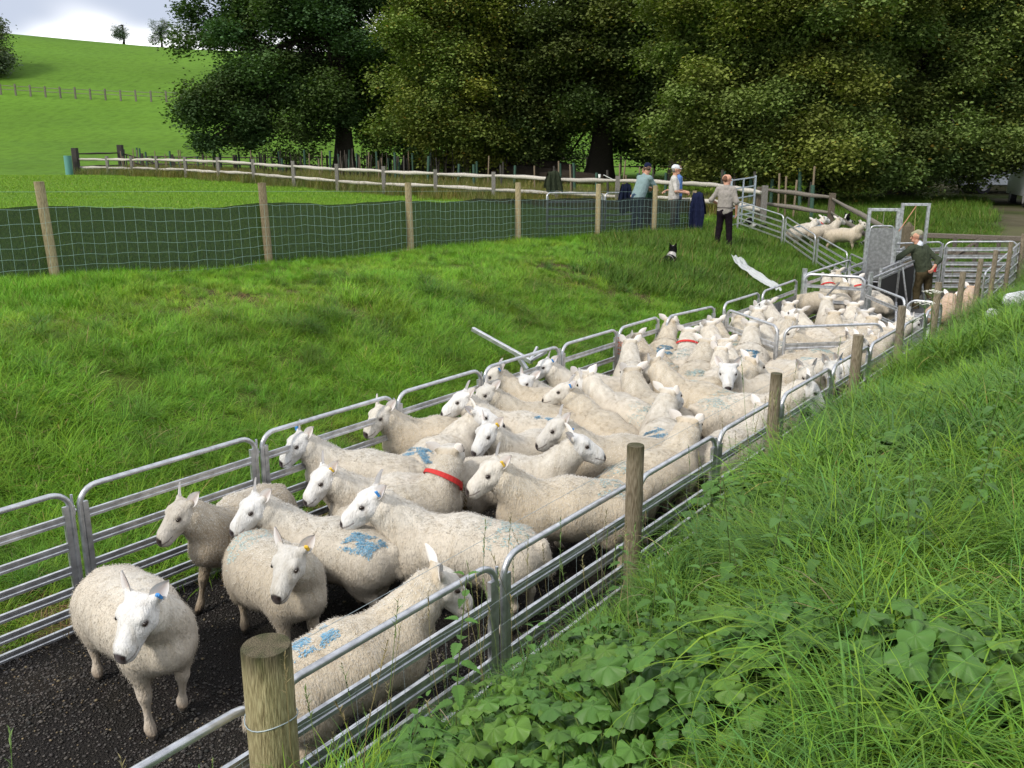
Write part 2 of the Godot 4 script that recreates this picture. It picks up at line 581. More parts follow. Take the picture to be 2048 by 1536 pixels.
	eye_z *= HS * 1.13
	var eye_at := hx(Vector3(0.598, 0.905, 0))
	var k := v.size()
	var ix: PackedInt32Array = bb[2]
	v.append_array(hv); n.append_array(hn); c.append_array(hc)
	for i in hb[2]: ix.push_back(i + k)
	var D := {"v": v, "n": n, "c": c, "ix": ix}
	# ears: a cupped leaf with two skins
	for side in [-1.0, 1.0]:
		var e := MB.new()
		var root := hx(Vector3(0.488, 0.960, 0.060 * side))
		var dir := Vector3(-0.20, 0.78, 0.62 * side).normalized()
		var face := Vector3(0.86, 0.12, 0.34 * side)
		face = (face - dir * face.dot(dir)).normalized()
		var acr := dir.cross(face).normalized()
		var L := 0.128
		for skin in 2:
			var k0 := e.v.size()
			for i in 8:
				var u := i / 7.0
				var wd := 0.003 + 0.040 * pow(sin(PI * (0.16 + 0.84 * u)), 0.8)
				for j in 7:
					var a := (j - 3) / 3.0
					var pt := root + dir * (L * u) + acr * (wd * a) + face * (0.020 * a * a * (1.0 - 0.6 * u) - 0.010) + Vector3(-0.02 * u * u, 0, 0)
					pt -= face * (0.0035 if skin == 1 else 0.0)
					e.v.push_back(pt)
					e.n.push_back((face * (1.0 if skin == 0 else -1.0) - acr * (a * 0.7 * (1.0 if skin == 0 else -1.0))).normalized())
					e.c.push_back(Color(0.50, 0.43, 0.40).lerp(Color(0.72, 0.70, 0.69), minf(1.0, absf(a) * 1.3)) if skin == 0 else Color(0.76, 0.72, 0.68))
			for i in 7:
				for j in 6:
					var b := k0 + i * 7 + j
					e.ix.append_array(PackedInt32Array([b, b + 1, b + 7, b + 1, b + 8, b + 7]))
		D["ear%d" % int(side)] = {"v": e.v, "n": e.n, "c": e.c, "ix": fix_winding(e.v, e.n, e.ix)}
		var y := MB.new()
		y.ball(Vector3(eye_at.x, eye_at.y, (eye_z - 0.0035) * side), Vector3(0.020, 0.0135, 0.011), Color(0.022, 0.014, 0.010), 10, Basis(Vector3.BACK, -0.35))
		D["eye%d" % int(side)] = {"v": y.v, "n": y.n, "c": y.c, "ix": fix_winding(y.v, y.n, y.ix)}
	# tufts of wool: short locks that lie along the skin
	var good := PackedInt32Array()
	for i in wool.size():
		if wool[i] > 0.6: good.push_back(i)
	var T := MB.new()
	for i in n_tuft:
		var id := good[rng.randi() % good.size()]
		var p := v[id]
		var nn := n[id]
		var flow := Vector3(-0.25, -0.75, 0) if absf(nn.y) < 0.8 else Vector3(-0.5, 0, 0.5 * signf(p.z))
		lock(T, p + Vector3(rf(-1, 1), rf(-1, 1), rf(-1, 1)) * cell * 0.5, nn, flow, tl * rf(0.6, 1.3), tw * rf(0.7, 1.3), c[id] * rf(0.86, 1.14))
	D["tuft"] = {"v": T.v, "n": T.n, "c": T.c, "ix": fix_winding(T.v, T.n, T.ix)}
	D["skin"] = good
	return D

func lock(T: MB, p: Vector3, nn: Vector3, flow: Vector3, L: float, w: float, col: Color) -> void:
	var dir := (nn * rf(0.12, 0.4) + flow * rf(0.7, 1.2) + Vector3(rf(-1, 1), rf(-1, 1), rf(-1, 1)) * 0.35).normalized()
	var ac := dir.cross(nn).normalized() * w
	var k := T.v.size()
	T.v.push_back(p - ac); T.v.push_back(p + ac); T.v.push_back(p + dir * L)
	for j in 3:
		T.n.push_back(nn); T.c.push_back(col)
	T.ix.push_back(k); T.ix.push_back(k + 1); T.ix.push_back(k + 2)

func fix_winding(v: PackedVector3Array, n: PackedVector3Array, ix: PackedInt32Array) -> PackedInt32Array:
	for i in range(0, ix.size(), 3):
		var a := v[ix[i]]
		if (v[ix[i + 1]] - a).cross(v[ix[i + 2]] - a).dot(n[ix[i]] + n[ix[i + 1]] + n[ix[i + 2]]) > 0.0:
			var s := ix[i + 1]
			ix[i + 1] = ix[i + 2]
			ix[i + 2] = s
	return ix

# yaw and nod of head and neck, a bend of the loin and a step of the legs
func posed(src: Dictionary, yaw: float, nod: float, bend: float, step: float, mat_: Material) -> ArrayMesh:
	var v: PackedVector3Array = src.v.duplicate()
	var n: PackedVector3Array = src.n.duplicate()
	for i in v.size():
		var p := v[i]
		var m := n[i]
		var q := (p.x - 0.30) * 0.666 + (p.y - 0.60) * 0.746
		if q > 0.0:
			var w := smoothstep(0.03, 0.24, q)
			var w2 := smoothstep(0.20, 0.28, q)
			if w2 > 0.0:
				var b2 := Basis(Vector3.UP, yaw * 0.42 * w2) * Basis(Vector3.BACK, nod * w2)
				p = HP + b2 * (p - HP)
				m = b2 * m
			var b := Basis(Vector3.UP, yaw * 0.58 * w) * Basis(Vector3.BACK, nod * 0.4 * w)
			p = NB + b * (p - NB)
			m = b * m
		elif p.x < 0.1 and bend != 0.0:
			var w := smoothstep(0.1, -0.6, p.x)
			var b := Basis(Vector3.UP, bend * w)
			var pv := Vector3(0.0, 0.5, 0)
			p = pv + b * (p - pv)
			m = b * m
		if p.y < 0.36 and step != 0.0:
			var k := (0.36 - p.y) * step * (1.0 if (p.z > 0.0) == (p.x > 0.0) else -1.0)
			p.x += k
		v[i] = p
		n[i] = m
	var me := arr_mesh(v, n, src.c, src.ix)
	me.surface_set_material(0, mat_)
	return me

func seg_d(p: Vector2, a: Vector2, b: Vector2) -> float:
	return p.distance_to(Geometry2D.get_closest_point_to_segment(p, a, b))

# paint in the wool on the rump, seen from above; x towards the head, y across
func in_mark(kind: String, p: Vector2) -> bool:
	p /= 1.45
	match kind:
		"n": return minf(minf(seg_d(p, Vector2(-0.09, -0.05), Vector2(0.07, -0.05)), seg_d(p, Vector2(0.07, -0.07), Vector2(0.07, 0.07))), seg_d(p, Vector2(-0.09, 0.05), Vector2(0.07, 0.05))) < 0.017
		"e": return minf(minf(seg_d(p, Vector2(0.08, -0.05), Vector2(0.05, 0.06)), seg_d(p, Vector2(0.08, -0.05), Vector2(-0.07, -0.06))), minf(seg_d(p, Vector2(-0.07, -0.06), Vector2(-0.09, 0.06)), seg_d(p, Vector2(0.0, -0.055), Vector2(-0.01, 0.03)))) < 0.018
		"roof": return minf(minf(seg_d(p, Vector2(-0.10, -0.08), Vector2(0.06, -0.02)), seg_d(p, Vector2(0.06, -0.02), Vector2(-0.05, 0.10))), seg_d(p, Vector2(0.05, -0.10), Vector2(0.08, 0.04))) < 0.022
		"bar": return absf(p.x) < 0.10 and absf(p.y + 0.02) < 0.055 and not (absf(p.y) < 0.012 and p.x < 0.02)
		"stripe": return seg_d(p, Vector2(0.09, 0.03), Vector2(-0.09, 0.07)) < 0.025
		"smear": return p.length() < 0.10
		"wash": return p.length() < 0.17
	return false

func mark_mesh(base: Dictionary, kind: String, at: Vector2, faded: bool, far: bool) -> Dictionary:
	var T := MB.new()
	var v: PackedVector3Array = base.v
	var n: PackedVector3Array = base.n
	var ids := PackedInt32Array()
	for i in base.skin:
		if n[i].y > 0.05 and absf(v[i].x - at.x) < 0.34 and v[i].x < 0.2: ids.push_back(i)
	if kind == "soil":
		for i in 900:
			var id: int = base.skin[rng.randi() % base.skin.size()]
			for j in 40:
				if v[id].x < -0.49 and v[id].y < 0.66 and absf(v[id].z) < 0.12: break
				id = base.skin[rng.randi() % base.skin.size()]
			if v[id].x > -0.49: continue
			lock(T, v[id] + Vector3(rf(-1, 1), rf(-1, 1), rf(-1, 1)) * 0.008, n[id], Vector3(0, -1, 0), rf(0.02, 0.04), rf(0.003, 0.006), Color(0.13, 0.095, 0.05) * rf(0.6, 1.5))
		return {"v": T.v, "n": T.n, "c": T.c, "ix": fix_winding(T.v, T.n, T.ix)}
	var want := 460 if kind == "wash" else 620
	if not faded: want = 2300
	if far: want = int(want * 0.6)
	var tries := 0
	var cell := 0.024 if far else 0.0145
	while want > 0 and tries < 24000:
		tries += 1
		var id := ids[rng.randi() % ids.size()]
		var j := Vector3(rf(-1, 1), rf(-1, 1), rf(-1, 1)) * cell * 0.6
		j -= n[id] * j.dot(n[id])
		var q := v[id] + j
		# measured along the skin, so that a mark runs on down the slope of the rump
		var p := Vector2(q.x - maxf(0.0, 0.735 - q.y) * (1.0 if q.x < -0.2 else 0.0) - at.x, q.z * 1.15 - at.y)
		if absf(p.x) > 0.26 or absf(p.y) > 0.26: continue
		if not in_mark(kind, p + Vector2(rng.randfn(0, 1), rng.randfn(0, 1)) * 0.011): continue
		if noise2.get_noise_2d(p.x * 500.0 + at.x * 900.0, p.y * 500.0) < -0.16: continue
		if faded and rng.randf() > 1.15 - p.length() * 4.5: continue
		want -= 1
		var blue := Color(0.07, 0.29, 0.52).lerp(Color(0.22, 0.46, 0.62), rng.randf())
		if faded: blue = Color(0.24, 0.45, 0.50).lerp(Color(0.58, 0.60, 0.53), rng.randf())
		elif rng.randf() < 0.5: blue = blue.lerp(Color(0.56, 0.56, 0.50), rf(0.25, 0.8))
		lock(T, q + n[id] * 0.003, n[id], Vector3(-0.8, -0.3, 0.4 * signf(q.z)), rf(0.012, 0.022), rf(0.0025, 0.0045) * (1.7 if far else 1.0), blue)
	return {"v": T.v, "n": T.n, "c": T.c, "ix": fix_winding(T.v, T.n, T.ix)}

var base_near := {}
var base_far := {}
var pose_cache := {}
var sheep_count := 0

# row: x, distance, heading, head turn, nod (degrees, + lifts), size, loin bend, mark kind, mark place, extras, group, label
func sheep(x: float, d: float, heading: float, turn: float, nod: float, size: float, bend: float, mark: String, extras: String, group: String, label: String, y0 := 0.0) -> void:
	var near := d < 9.9
	var base: Dictionary = base_near if near else base_far
	sheep_count += 1
	if not near:
		turn = roundf(turn / 25.0) * 25.0
		nod = roundf(nod / 10.0) * 10.0
		bend = 0.0
	var step: float = [-0.35, 0.2, 0.0, 0.4][sheep_count % 4]
	if not near: step = 0.2
	var yw := deg_to_rad(turn)
	var nd := deg_to_rad(nod)
	var bd := deg_to_rad(bend)
	var fm: Material = M["fleece_%d" % (3 if extras.contains("grey") else [0, 2, 1, 4, 0, 2, 4][sheep_count % 7])]
	if extras.contains("peach"): fm = M["peach"]
	var o := thing("sheep", label, "sheep", W(x, d, y0), deg_to_rad(heading), group)
	o.scale = Vector3(size * rf(0.96, 1.04), size * rf(0.95, 1.04), size * rf(0.90, 1.08))
	var key := "%d %d %d" % [turn, nod, int(near)]
	var parts := ["body", "fleece", "ear", "ear", "eye", "eye"]
	var srcs := ["", "tuft", "ear-1", "ear1", "eye-1", "eye1"]
	if near or not pose_cache.has(key):
		var ms := []
		for i in 6:
			var src: Dictionary = base if i == 0 else base[srcs[i]]
			ms.append(posed(src, yw, nd, bd, step if i < 2 else 0.0, fm if i == 0 else M.tuft if i == 1 else M.skin if i < 4 else M.gloss))
		pose_cache[key] = ms
	for i in 6:
		var c := MeshInstance3D.new()
		c.mesh = pose_cache[key][i]
		c.name = parts[i]
		if i == 0: c.set_surface_override_material(0, fm)
		o.add_child(c, true)
	if mark:
		var mk := mark.split(" ")
		var at := Vector2(float(mk[1]), float(mk[2]))
		var src := mark_mesh(base, mk[0], at, mk.size() > 3, not near)
		obj("paint_mark", posed(src, yw, nd, bd, 0.0, M.tuft), M.tuft, o)
	if extras.contains("soiled"):
		obj("soiled_wool", posed(mark_mesh(base, "soil", Vector2.ZERO, false, not near), yw, nd, bd, 0.0, M.tuft), M.tuft, o)
	if extras.contains("collar"):
		var e := MB.new()
		var cc := NB + NA * 0.15
		var sd := Vector3(0, 0, 1)
		var fr := NA.cross(sd).normalized()
		for i in 28:
			var a0 := TAU * i / 28.0
			var a1 := TAU * (i + 1) / 28.0
			var d0 := sd * cos(a0) + fr * sin(a0)
			var d1 := sd * cos(a1) + fr * sin(a1)
			e.quad(cc + d0 * 0.168 - NA * 0.019, cc + d1 * 0.168 - NA * 0.019, cc + d1 * 0.158 + NA * 0.019, cc + d0 * 0.158 + NA * 0.019, (d0 + d1).normalized(), Color(0.50, 0.025, 0.022))
		obj("collar", posed({"v": e.v, "n": e.n, "c": e.c, "ix": e.ix}, yw, nd, bd, 0.0, M.plain), M.plain, o)
	if extras.contains("tag"):
		var e := MB.new()
		var yellow := extras.contains("yellow")
		var sd := -1.0 if extras.contains("righttag") else 1.0
		e.box(hx(Vector3(0.490, 0.992, -0.098 * sd)), Vector3(0.014, 0.036, 0.024), Color(0.65, 0.42, 0.03) if yellow else Color(0.04, 0.22, 0.55), Basis(Vector3.FORWARD, 0.5 * sd))
		e.box(hx(Vector3(0.498, 1.004, -0.096 * sd)), Vector3(0.02, 0.010, 0.010), Color(0.75, 0.5, 0.05) if yellow else Color(0.08, 0.3, 0.65))
		obj("ear_tag", posed({"v": e.v, "n": e.n, "c": e.c, "ix": e.ix}, yw, nd, bd, 0.0, M.plain), M.plain, o)

func flock() -> void:
	base_near = sheep_base(0.0145, 0.0062, 26000, 0.0020, 0.012)
	base_far = sheep_base(0.024, 0.0115, 7000, 0.0042, 0.015)
	var pm := (M.fleece_0 as StandardMaterial3D).duplicate()
	pm.albedo_color = lin(0.98, 0.76, 0.63)
	M["peach"] = pm
	var g := "sheep in the long front pen"
	sheep(-2.14, 4.52, -46, -62, -8, 1.0, 0, "", "tag", g, "white sheep at the front left corner, whole body in view, blue ear tag")
	sheep(-1.52, 5.07, -42, -68, -6, 0.98, -22, "wash -0.30 0.05 f", "yellow tag", g, "sheep with rounded chest looking down, second from the front left corner")
	sheep(-1.98, 5.92, -108, -22, -4, 0.98, 0, "", "grey", g, "greyish sheep walking beside the left hurdles behind the corner sheep")
	sheep(-1.26, 5.54, 160, 58, -4, 0.96, 0, "bar -0.42 -0.10", "", g, "sheep with a smudged blue patch on its rump and hind legs in view")
	sheep(-0.37, 5.47, 167, 26, -2, 1.04, 0, "wash -0.36 0.0 f", "tag", g, "big woolly sheep side-on in the middle front, blue tag in near ear")
	sheep(-0.84, 4.10, 43, -26, -10, 1.0, 0, "bar -0.24 0.0", "", g, "sheep with a pale blue bar on its back, pressed against the front hurdle")
	sheep(-1.26, 6.95, 172, 44, -4, 0.98, 0, "", "tag righttag", g, "sheep by the left hurdles looking left with a blue ear tag and a straight back")
	sheep(-0.92, 6.38, 202, 12, -8, 0.96, 0, "", "yellow tag soiled", g, "sheep looking left just in front of the red-collared sheep")
	sheep(-0.82, 6.08, 42, 34, 10, 1.0, 0, "", "collar tag righttag", g, "sheep with a wide red collar facing away in the front half of the pen")
	sheep(0.40, 6.12, 188, 8, 0, 1.04, 0, "wash -0.40 0.0 f", "yellow tag", g, "big sheep in profile with a yellow ear tag, nose at the red collar")
	sheep(0.02, 6.76, -8, 6, 6, 1.02, 0, "", "tag", g, "curly-fleeced sheep facing right behind the big profile sheep")
	sheep(-0.65, 7.44, 60, -70, 8, 0.98, 0, "roof -0.40 0.02", "", g, "sheep with a bold blue mark like a roof on its rump, head turned right")
	sheep(-0.72, 7.92, 195, 30, -4, 0.97, 0, "", "", g, "plain white-faced sheep by the left hurdles with both ears spread wide")
	sheep(0.20, 7.50, 212, 10, -6, 0.94, 25, "", "yellow tag", g, "small sheep with its face down, between blue roof mark and curly fleece")
	sheep(0.05, 8.00, 164, 30, 2, 1.02, 0, "stripe -0.34 -0.06", "", g, "long sheep with a dark blue stripe low on its rump")
	sheep(0.27, 8.50, 164, 44, -2, 0.98, 0, "", "", g, "sheep with a faint green tinge on its neck behind the striped sheep")
	sheep(0.32, 8.98, 150, 36, 0, 0.98, 0, "", "tag", g, "sheep with blue on its cheek nearest the fourth left hurdle")
	sheep(0.62, 9.22, 168, 60, 2, 0.94, 0, "", "", g, "alert sheep with pricked ears under the dropped gate rails")
	sheep(0.90, 9.74, 172, 24, 2, 0.96, 0, "", "tag", g, "sheep at the left hurdles with its blue-tagged head in profile")
	sheep(0.86, 8.18, 114, 66, 6, 1.0, 0, "", "tag", g, "sheep with head raised in left profile and a round clipped rump")
	sheep(1.12, 9.00, 148, -48, 0, 0.94, 0, "", "", g, "sheep looking away beside the one in raised left profile")
	sheep(1.16, 8.58, 130, 0, -20, 0.98, 0, "wash -0.36 -0.08 f", "", g, "sheep with a faded blue hip and its head hidden in the crush")
	sheep(0.94, 7.24, 184, 6, -4, 1.04, 0, "", "", g, "long plain sheep half hidden behind the curly-fleeced sheep")
	sheep(1.20, 6.96, 44, 16, 2, 1.0, 0, "wash -0.42 -0.1 f", "", g, "sheep nosing along the right fence past the second round post")
	sheep(1.44, 10.22, 86, 10, 4, 1.02, 0, "n -0.40 0.02", "", g, "sheep facing away with a neat blue arch drawn on its back")
	sheep(1.80, 10.78, 105, 35, 2, 1.0, 0, "wash -0.42 0.0 f", "grey", g, "grey tightly curled sheep facing away beside the blue arch sheep")
	sheep(2.06, 11.55, 78, -25, 6, 1.02, 0, "e -0.40 0.02", "", g, "sheep facing away with a thick blue hooked letter on its back")
	sheep(2.26, 11.10, 76, 0, 6, 0.98, 0, "wash -0.2 -0.1 f", "collar", g, "sheep facing away with a narrow red collar far up the pen")
	sheep(2.74, 11.60, 82, 20, 8, 1.0, 0, "wash -0.42 -0.08 f", "", g, "sheep facing away right of the narrow red collar")
	sheep(2.27, 10.36, 75, -20, 4, 1.02, 0, "smear -0.42 0.0 f", "", g, "sheep facing away with a round pale blue stain mid-back")
	sheep(3.05, 12.15, 98, 0, 4, 0.94, 0, "smear -0.30 -0.04 f", "", g, "sheep touching the corner where the dividing hurdle starts")
	sheep(3.15, 11.32, 74, 0, 6, 0.98, 0, "n -0.42 0.0", "", g, "sheep facing away with a small blue arch, next to the dividing hurdle")
	sheep(2.86, 10.55, 112, -20, 4, 0.98, 0, "smear -0.42 0.0 f", "", g, "sheep with a pale blue rump patch and head up facing away, mid pen")
	sheep(2.22, 9.46, 22, 0, -4, 1.02, 0, "smear -0.30 0.06 f", "", g, "broad brownish sheep with a washed-out blue patch, head hidden")
	sheep(2.80, 9.60, 192, 66, -4, 1.0, 0, "", "", g, "sheep staring straight at the viewer in the right half of the pen")
	sheep(2.40, 9.98, 72, 0, 4, 0.94, 0, "", "", g, "sheep facing away directly behind the staring face")
	sheep(1.48, 8.82, 112, -10, 2, 1.02, 0, "smear -0.34 -0.10", "", g, "sheep facing away with ears level and blue streaks on its right hip")
	sheep(1.98, 9.00, 136, 0, -12, 1.06, 0, "wash -0.40 0.0 f", "soiled", g, "very big sheep with a soiled tail, broadside in mid pen")
	sheep(1.42, 7.84, 84, -35, 4, 0.98, 0, "smear -0.30 -0.14", "", g, "sheep facing away with a blue dab at its right loin, near the second post")
	sheep(2.42, 8.62, 2, -20, -14, 1.02, 0, "wash -0.36 0.04 f", "", g, "sheep with a greenish rump tight against the right fence, third post")
	sheep(3.02, 9.86, -62, -10, -16, 0.98, 0, "", "", g, "sheep with its lowered face at the right rail just past the third post")
	sheep(3.40, 10.10, -72, 8, -20, 1.0, 0, "", "tag", g, "sheep with face pushed down to the rail between third and fourth posts")
	sheep(3.76, 10.42, -82, 0, -24, 0.98, 0, "smear -0.28 0.0 f", "", g, "sheep with a round blue-washed rump facing the rail by the fourth post")
	sheep(3.95, 11.00, 4, 0, -6, 1.0, 0, "bar 0.02 0.05 f", "", g, "sheep lying its neck past the fourth post, blue bar on its side")
	sheep(3.98, 11.62, -20, 10, -10, 0.96, 0, "", "", g, "sheep with brown wool squeezed under the dividing hurdle")
	sheep(2.00, 7.62, 40, 0, -10, 0.92, 0, "", "", g, "low sheep seen only between the rails behind the third right hurdle")
	g = "sheep crowded in the second pen"
	var far := [
		[3.68, 12.67, 85, 0, 6, "second-pen sheep nearest the left hurdle with ears out flat"],
		[3.33, 12.30, 80, 20, 4, "second-pen sheep nearest the dividing hurdle corner, facing away"],
		[4.10, 13.00, 100, 30, 6, "second-pen sheep with pricked ears by the grey solid hurdle"],
		[4.50, 13.65, 90, 0, 8, "tallest head in the second pen, back of ears towards the viewer"],
		[3.86, 12.05, 75, -25, 4, "second-pen sheep with both ears level behind the left-facing one"],
		[4.40, 12.02, 185, 0, 4, "second-pen sheep with its white face turned left in profile"],
		[3.60, 11.72, 95, 0, 4, "second-pen sheep right against the middle of the dividing hurdle"],
		[4.46, 12.62, 100, 25, 6, "second-pen sheep with dark ears left of the wooden gap"],
		[4.85, 12.80, 80, 0, 6, "second-pen sheep just below the barred gate, head up"],
		[5.05, 13.55, 90, -25, 6, "second-pen sheep close to the barred gate hinge, facing away"],
		[5.25, 13.3, 70, 0, 6, "second-pen sheep beneath the angled right hurdle"],
		[4.66, 11.60, 60, 0, 4, "second-pen sheep behind the long divider gate, ears spread"],
		[5.05, 12.05, 75, -25, 6, "second-pen sheep with a dark-lined ear near the right side"],
		[5.30, 12.62, 90, 0, 6, "rightmost raised head in the second pen"],
		[4.02, 13.40, 95, 0, 4, "second-pen sheep half hidden behind the tallest head"],
		[4.30, 11.30, 8, 0, -8, "sheep standing broadside just behind the long divider gate"],
		[4.75, 11.85, 5, 0, -6, "sheep with its back level along the divider gate's right end"],
		[5.15, 12.35, 0, 0, -10, "sheep whose pale back runs to the right corner of the second pen"],
		[4.55, 11.20, 30, 0, -10, "sheep behind the divider gate beside the fifth round post"]]
	for r in far:
		sheep(r[0], r[1], r[2], r[3], r[4], rf(0.92, 1.0), 0, "wash -0.3 0.0 f" if sheep_count % 4 == 0 else "", "", g, r[5])
	g = "sheep waiting behind the barred gate"
	sheep(5.60, 15.80, 10, 0, -6, 0.95, 0, "", "", g, "brownish sheep standing broadside behind the barred gate", 0.1)
	sheep(5.95, 16.10, 88, 0, 6, 0.95, 0, "", "collar", g, "red-collared sheep behind the barred gate", 0.12)
	sheep(6.45, 15.70, 100, 0, 4, 0.95, 0, "", "collar", g, "red-collared sheep by the race entrance", 0.1)
	sheep(6.25, 16.50, 80, 25, 6, 0.95, 0, "", "", g, "plain sheep farthest behind the barred gate", 0.14)
	g = "sheep standing outside behind the far hurdles"
	sheep(8.30, 25.3, 28, 0, 6, 0.88, 0, "smear -0.2 -0.05", "", g, "sheep on the grass behind the far hurdles, leftmost of four", gh(8.30, 25.3))
	sheep(8.72, 26.0, 15, 0, 6, 0.88, 0, "", "collar", g, "red-collared sheep on the grass behind the far hurdles", gh(8.72, 26.0))
	sheep(8.86, 25.1, 20, 0, 8, 0.92, 0, "smear -0.2 -0.1", "", g, "head-up sheep in profile third along behind the far hurdles", gh(8.86, 25.1))
	sheep(9.12, 24.3, -30, 0, 6, 0.92, 0, "", "", g, "sheep in full view at the right end of the far hurdles", gh(9.12, 24.3))
	g = "peach tinted sheep in the lane"
	sheep(7.72, 15.55, 50, 0, -30, 0.86, 0, "", "peach", g, "peach-tinted sheep in the lane nearest the man's boots", 0.0)
	sheep(8.35, 16.10, 48, 0, -10, 0.86, 0, "", "peach", g, "peach-tinted sheep in the lane by the far round posts", 0.02)

# ---------------------------------------------------------------- people (local x forward, y up, z to their right)
func append_blob(dst: MB, caps: Array, cell: float, k: float, colf: Callable) -> void:
	var b := blob(caps, cell, k)
	var k0 := dst.v.size()
	for i in b[0].size():
		dst.v.push_back(b[0][i]); dst.n.push_back(b[1][i]); dst.c.push_back(colf.call(b[0][i]))
	var ix := fix_winding(b[0], b[1], b[2])
	for i in ix: dst.ix.push_back(i + k0)

func moved(caps: Array, t: Transform3D) -> Array:
	var o := []
	for q in caps: o.append([t * (q[0] as Vector3), t * (q[1] as Vector3), q[2], q[3]])
	return o

# a hand along +x of its frame, palm down (-y), thumb on the +z side; curl closes the fingers
func hand_caps(curl: float) -> Array:
	var o := [[Vector3(0.0, 0, 0), Vector3(0.05, 0, -0.012), 0.021, 0.02], [Vector3(0.0, 0, 0.004), Vector3(0.05, 0, 0.018), 0.02, 0.019]]
	for f in 4:
		var z := 0.030 - 0.020 * f
		var L: float = [0.030, 0.034, 0.032, 0.025][f]
		var p := Vector3(0.066, 0.0, z)
		var a := curl * 0.7
		for s in 3:
			var e: Vector3 = p + Vector3(cos(a), -sin(a), 0) * (L * [1.0, 0.75, 0.6][s])
			o.append([p, e, 0.0092 - 0.0008 * s, 0.0088 - 0.0009 * s])
			p = e
			a += curl
	var t0 := Vector3(0.015, -0.004, 0.026)
	var t1 := t0 + Vector3(0.028, -0.012, 0.022)
	o.append([t0, t1, 0.013, 0.011])
	o.append([t1, t1 + Vector3(0.026, -0.012, 0.004), 0.0105, 0.009])
	return o

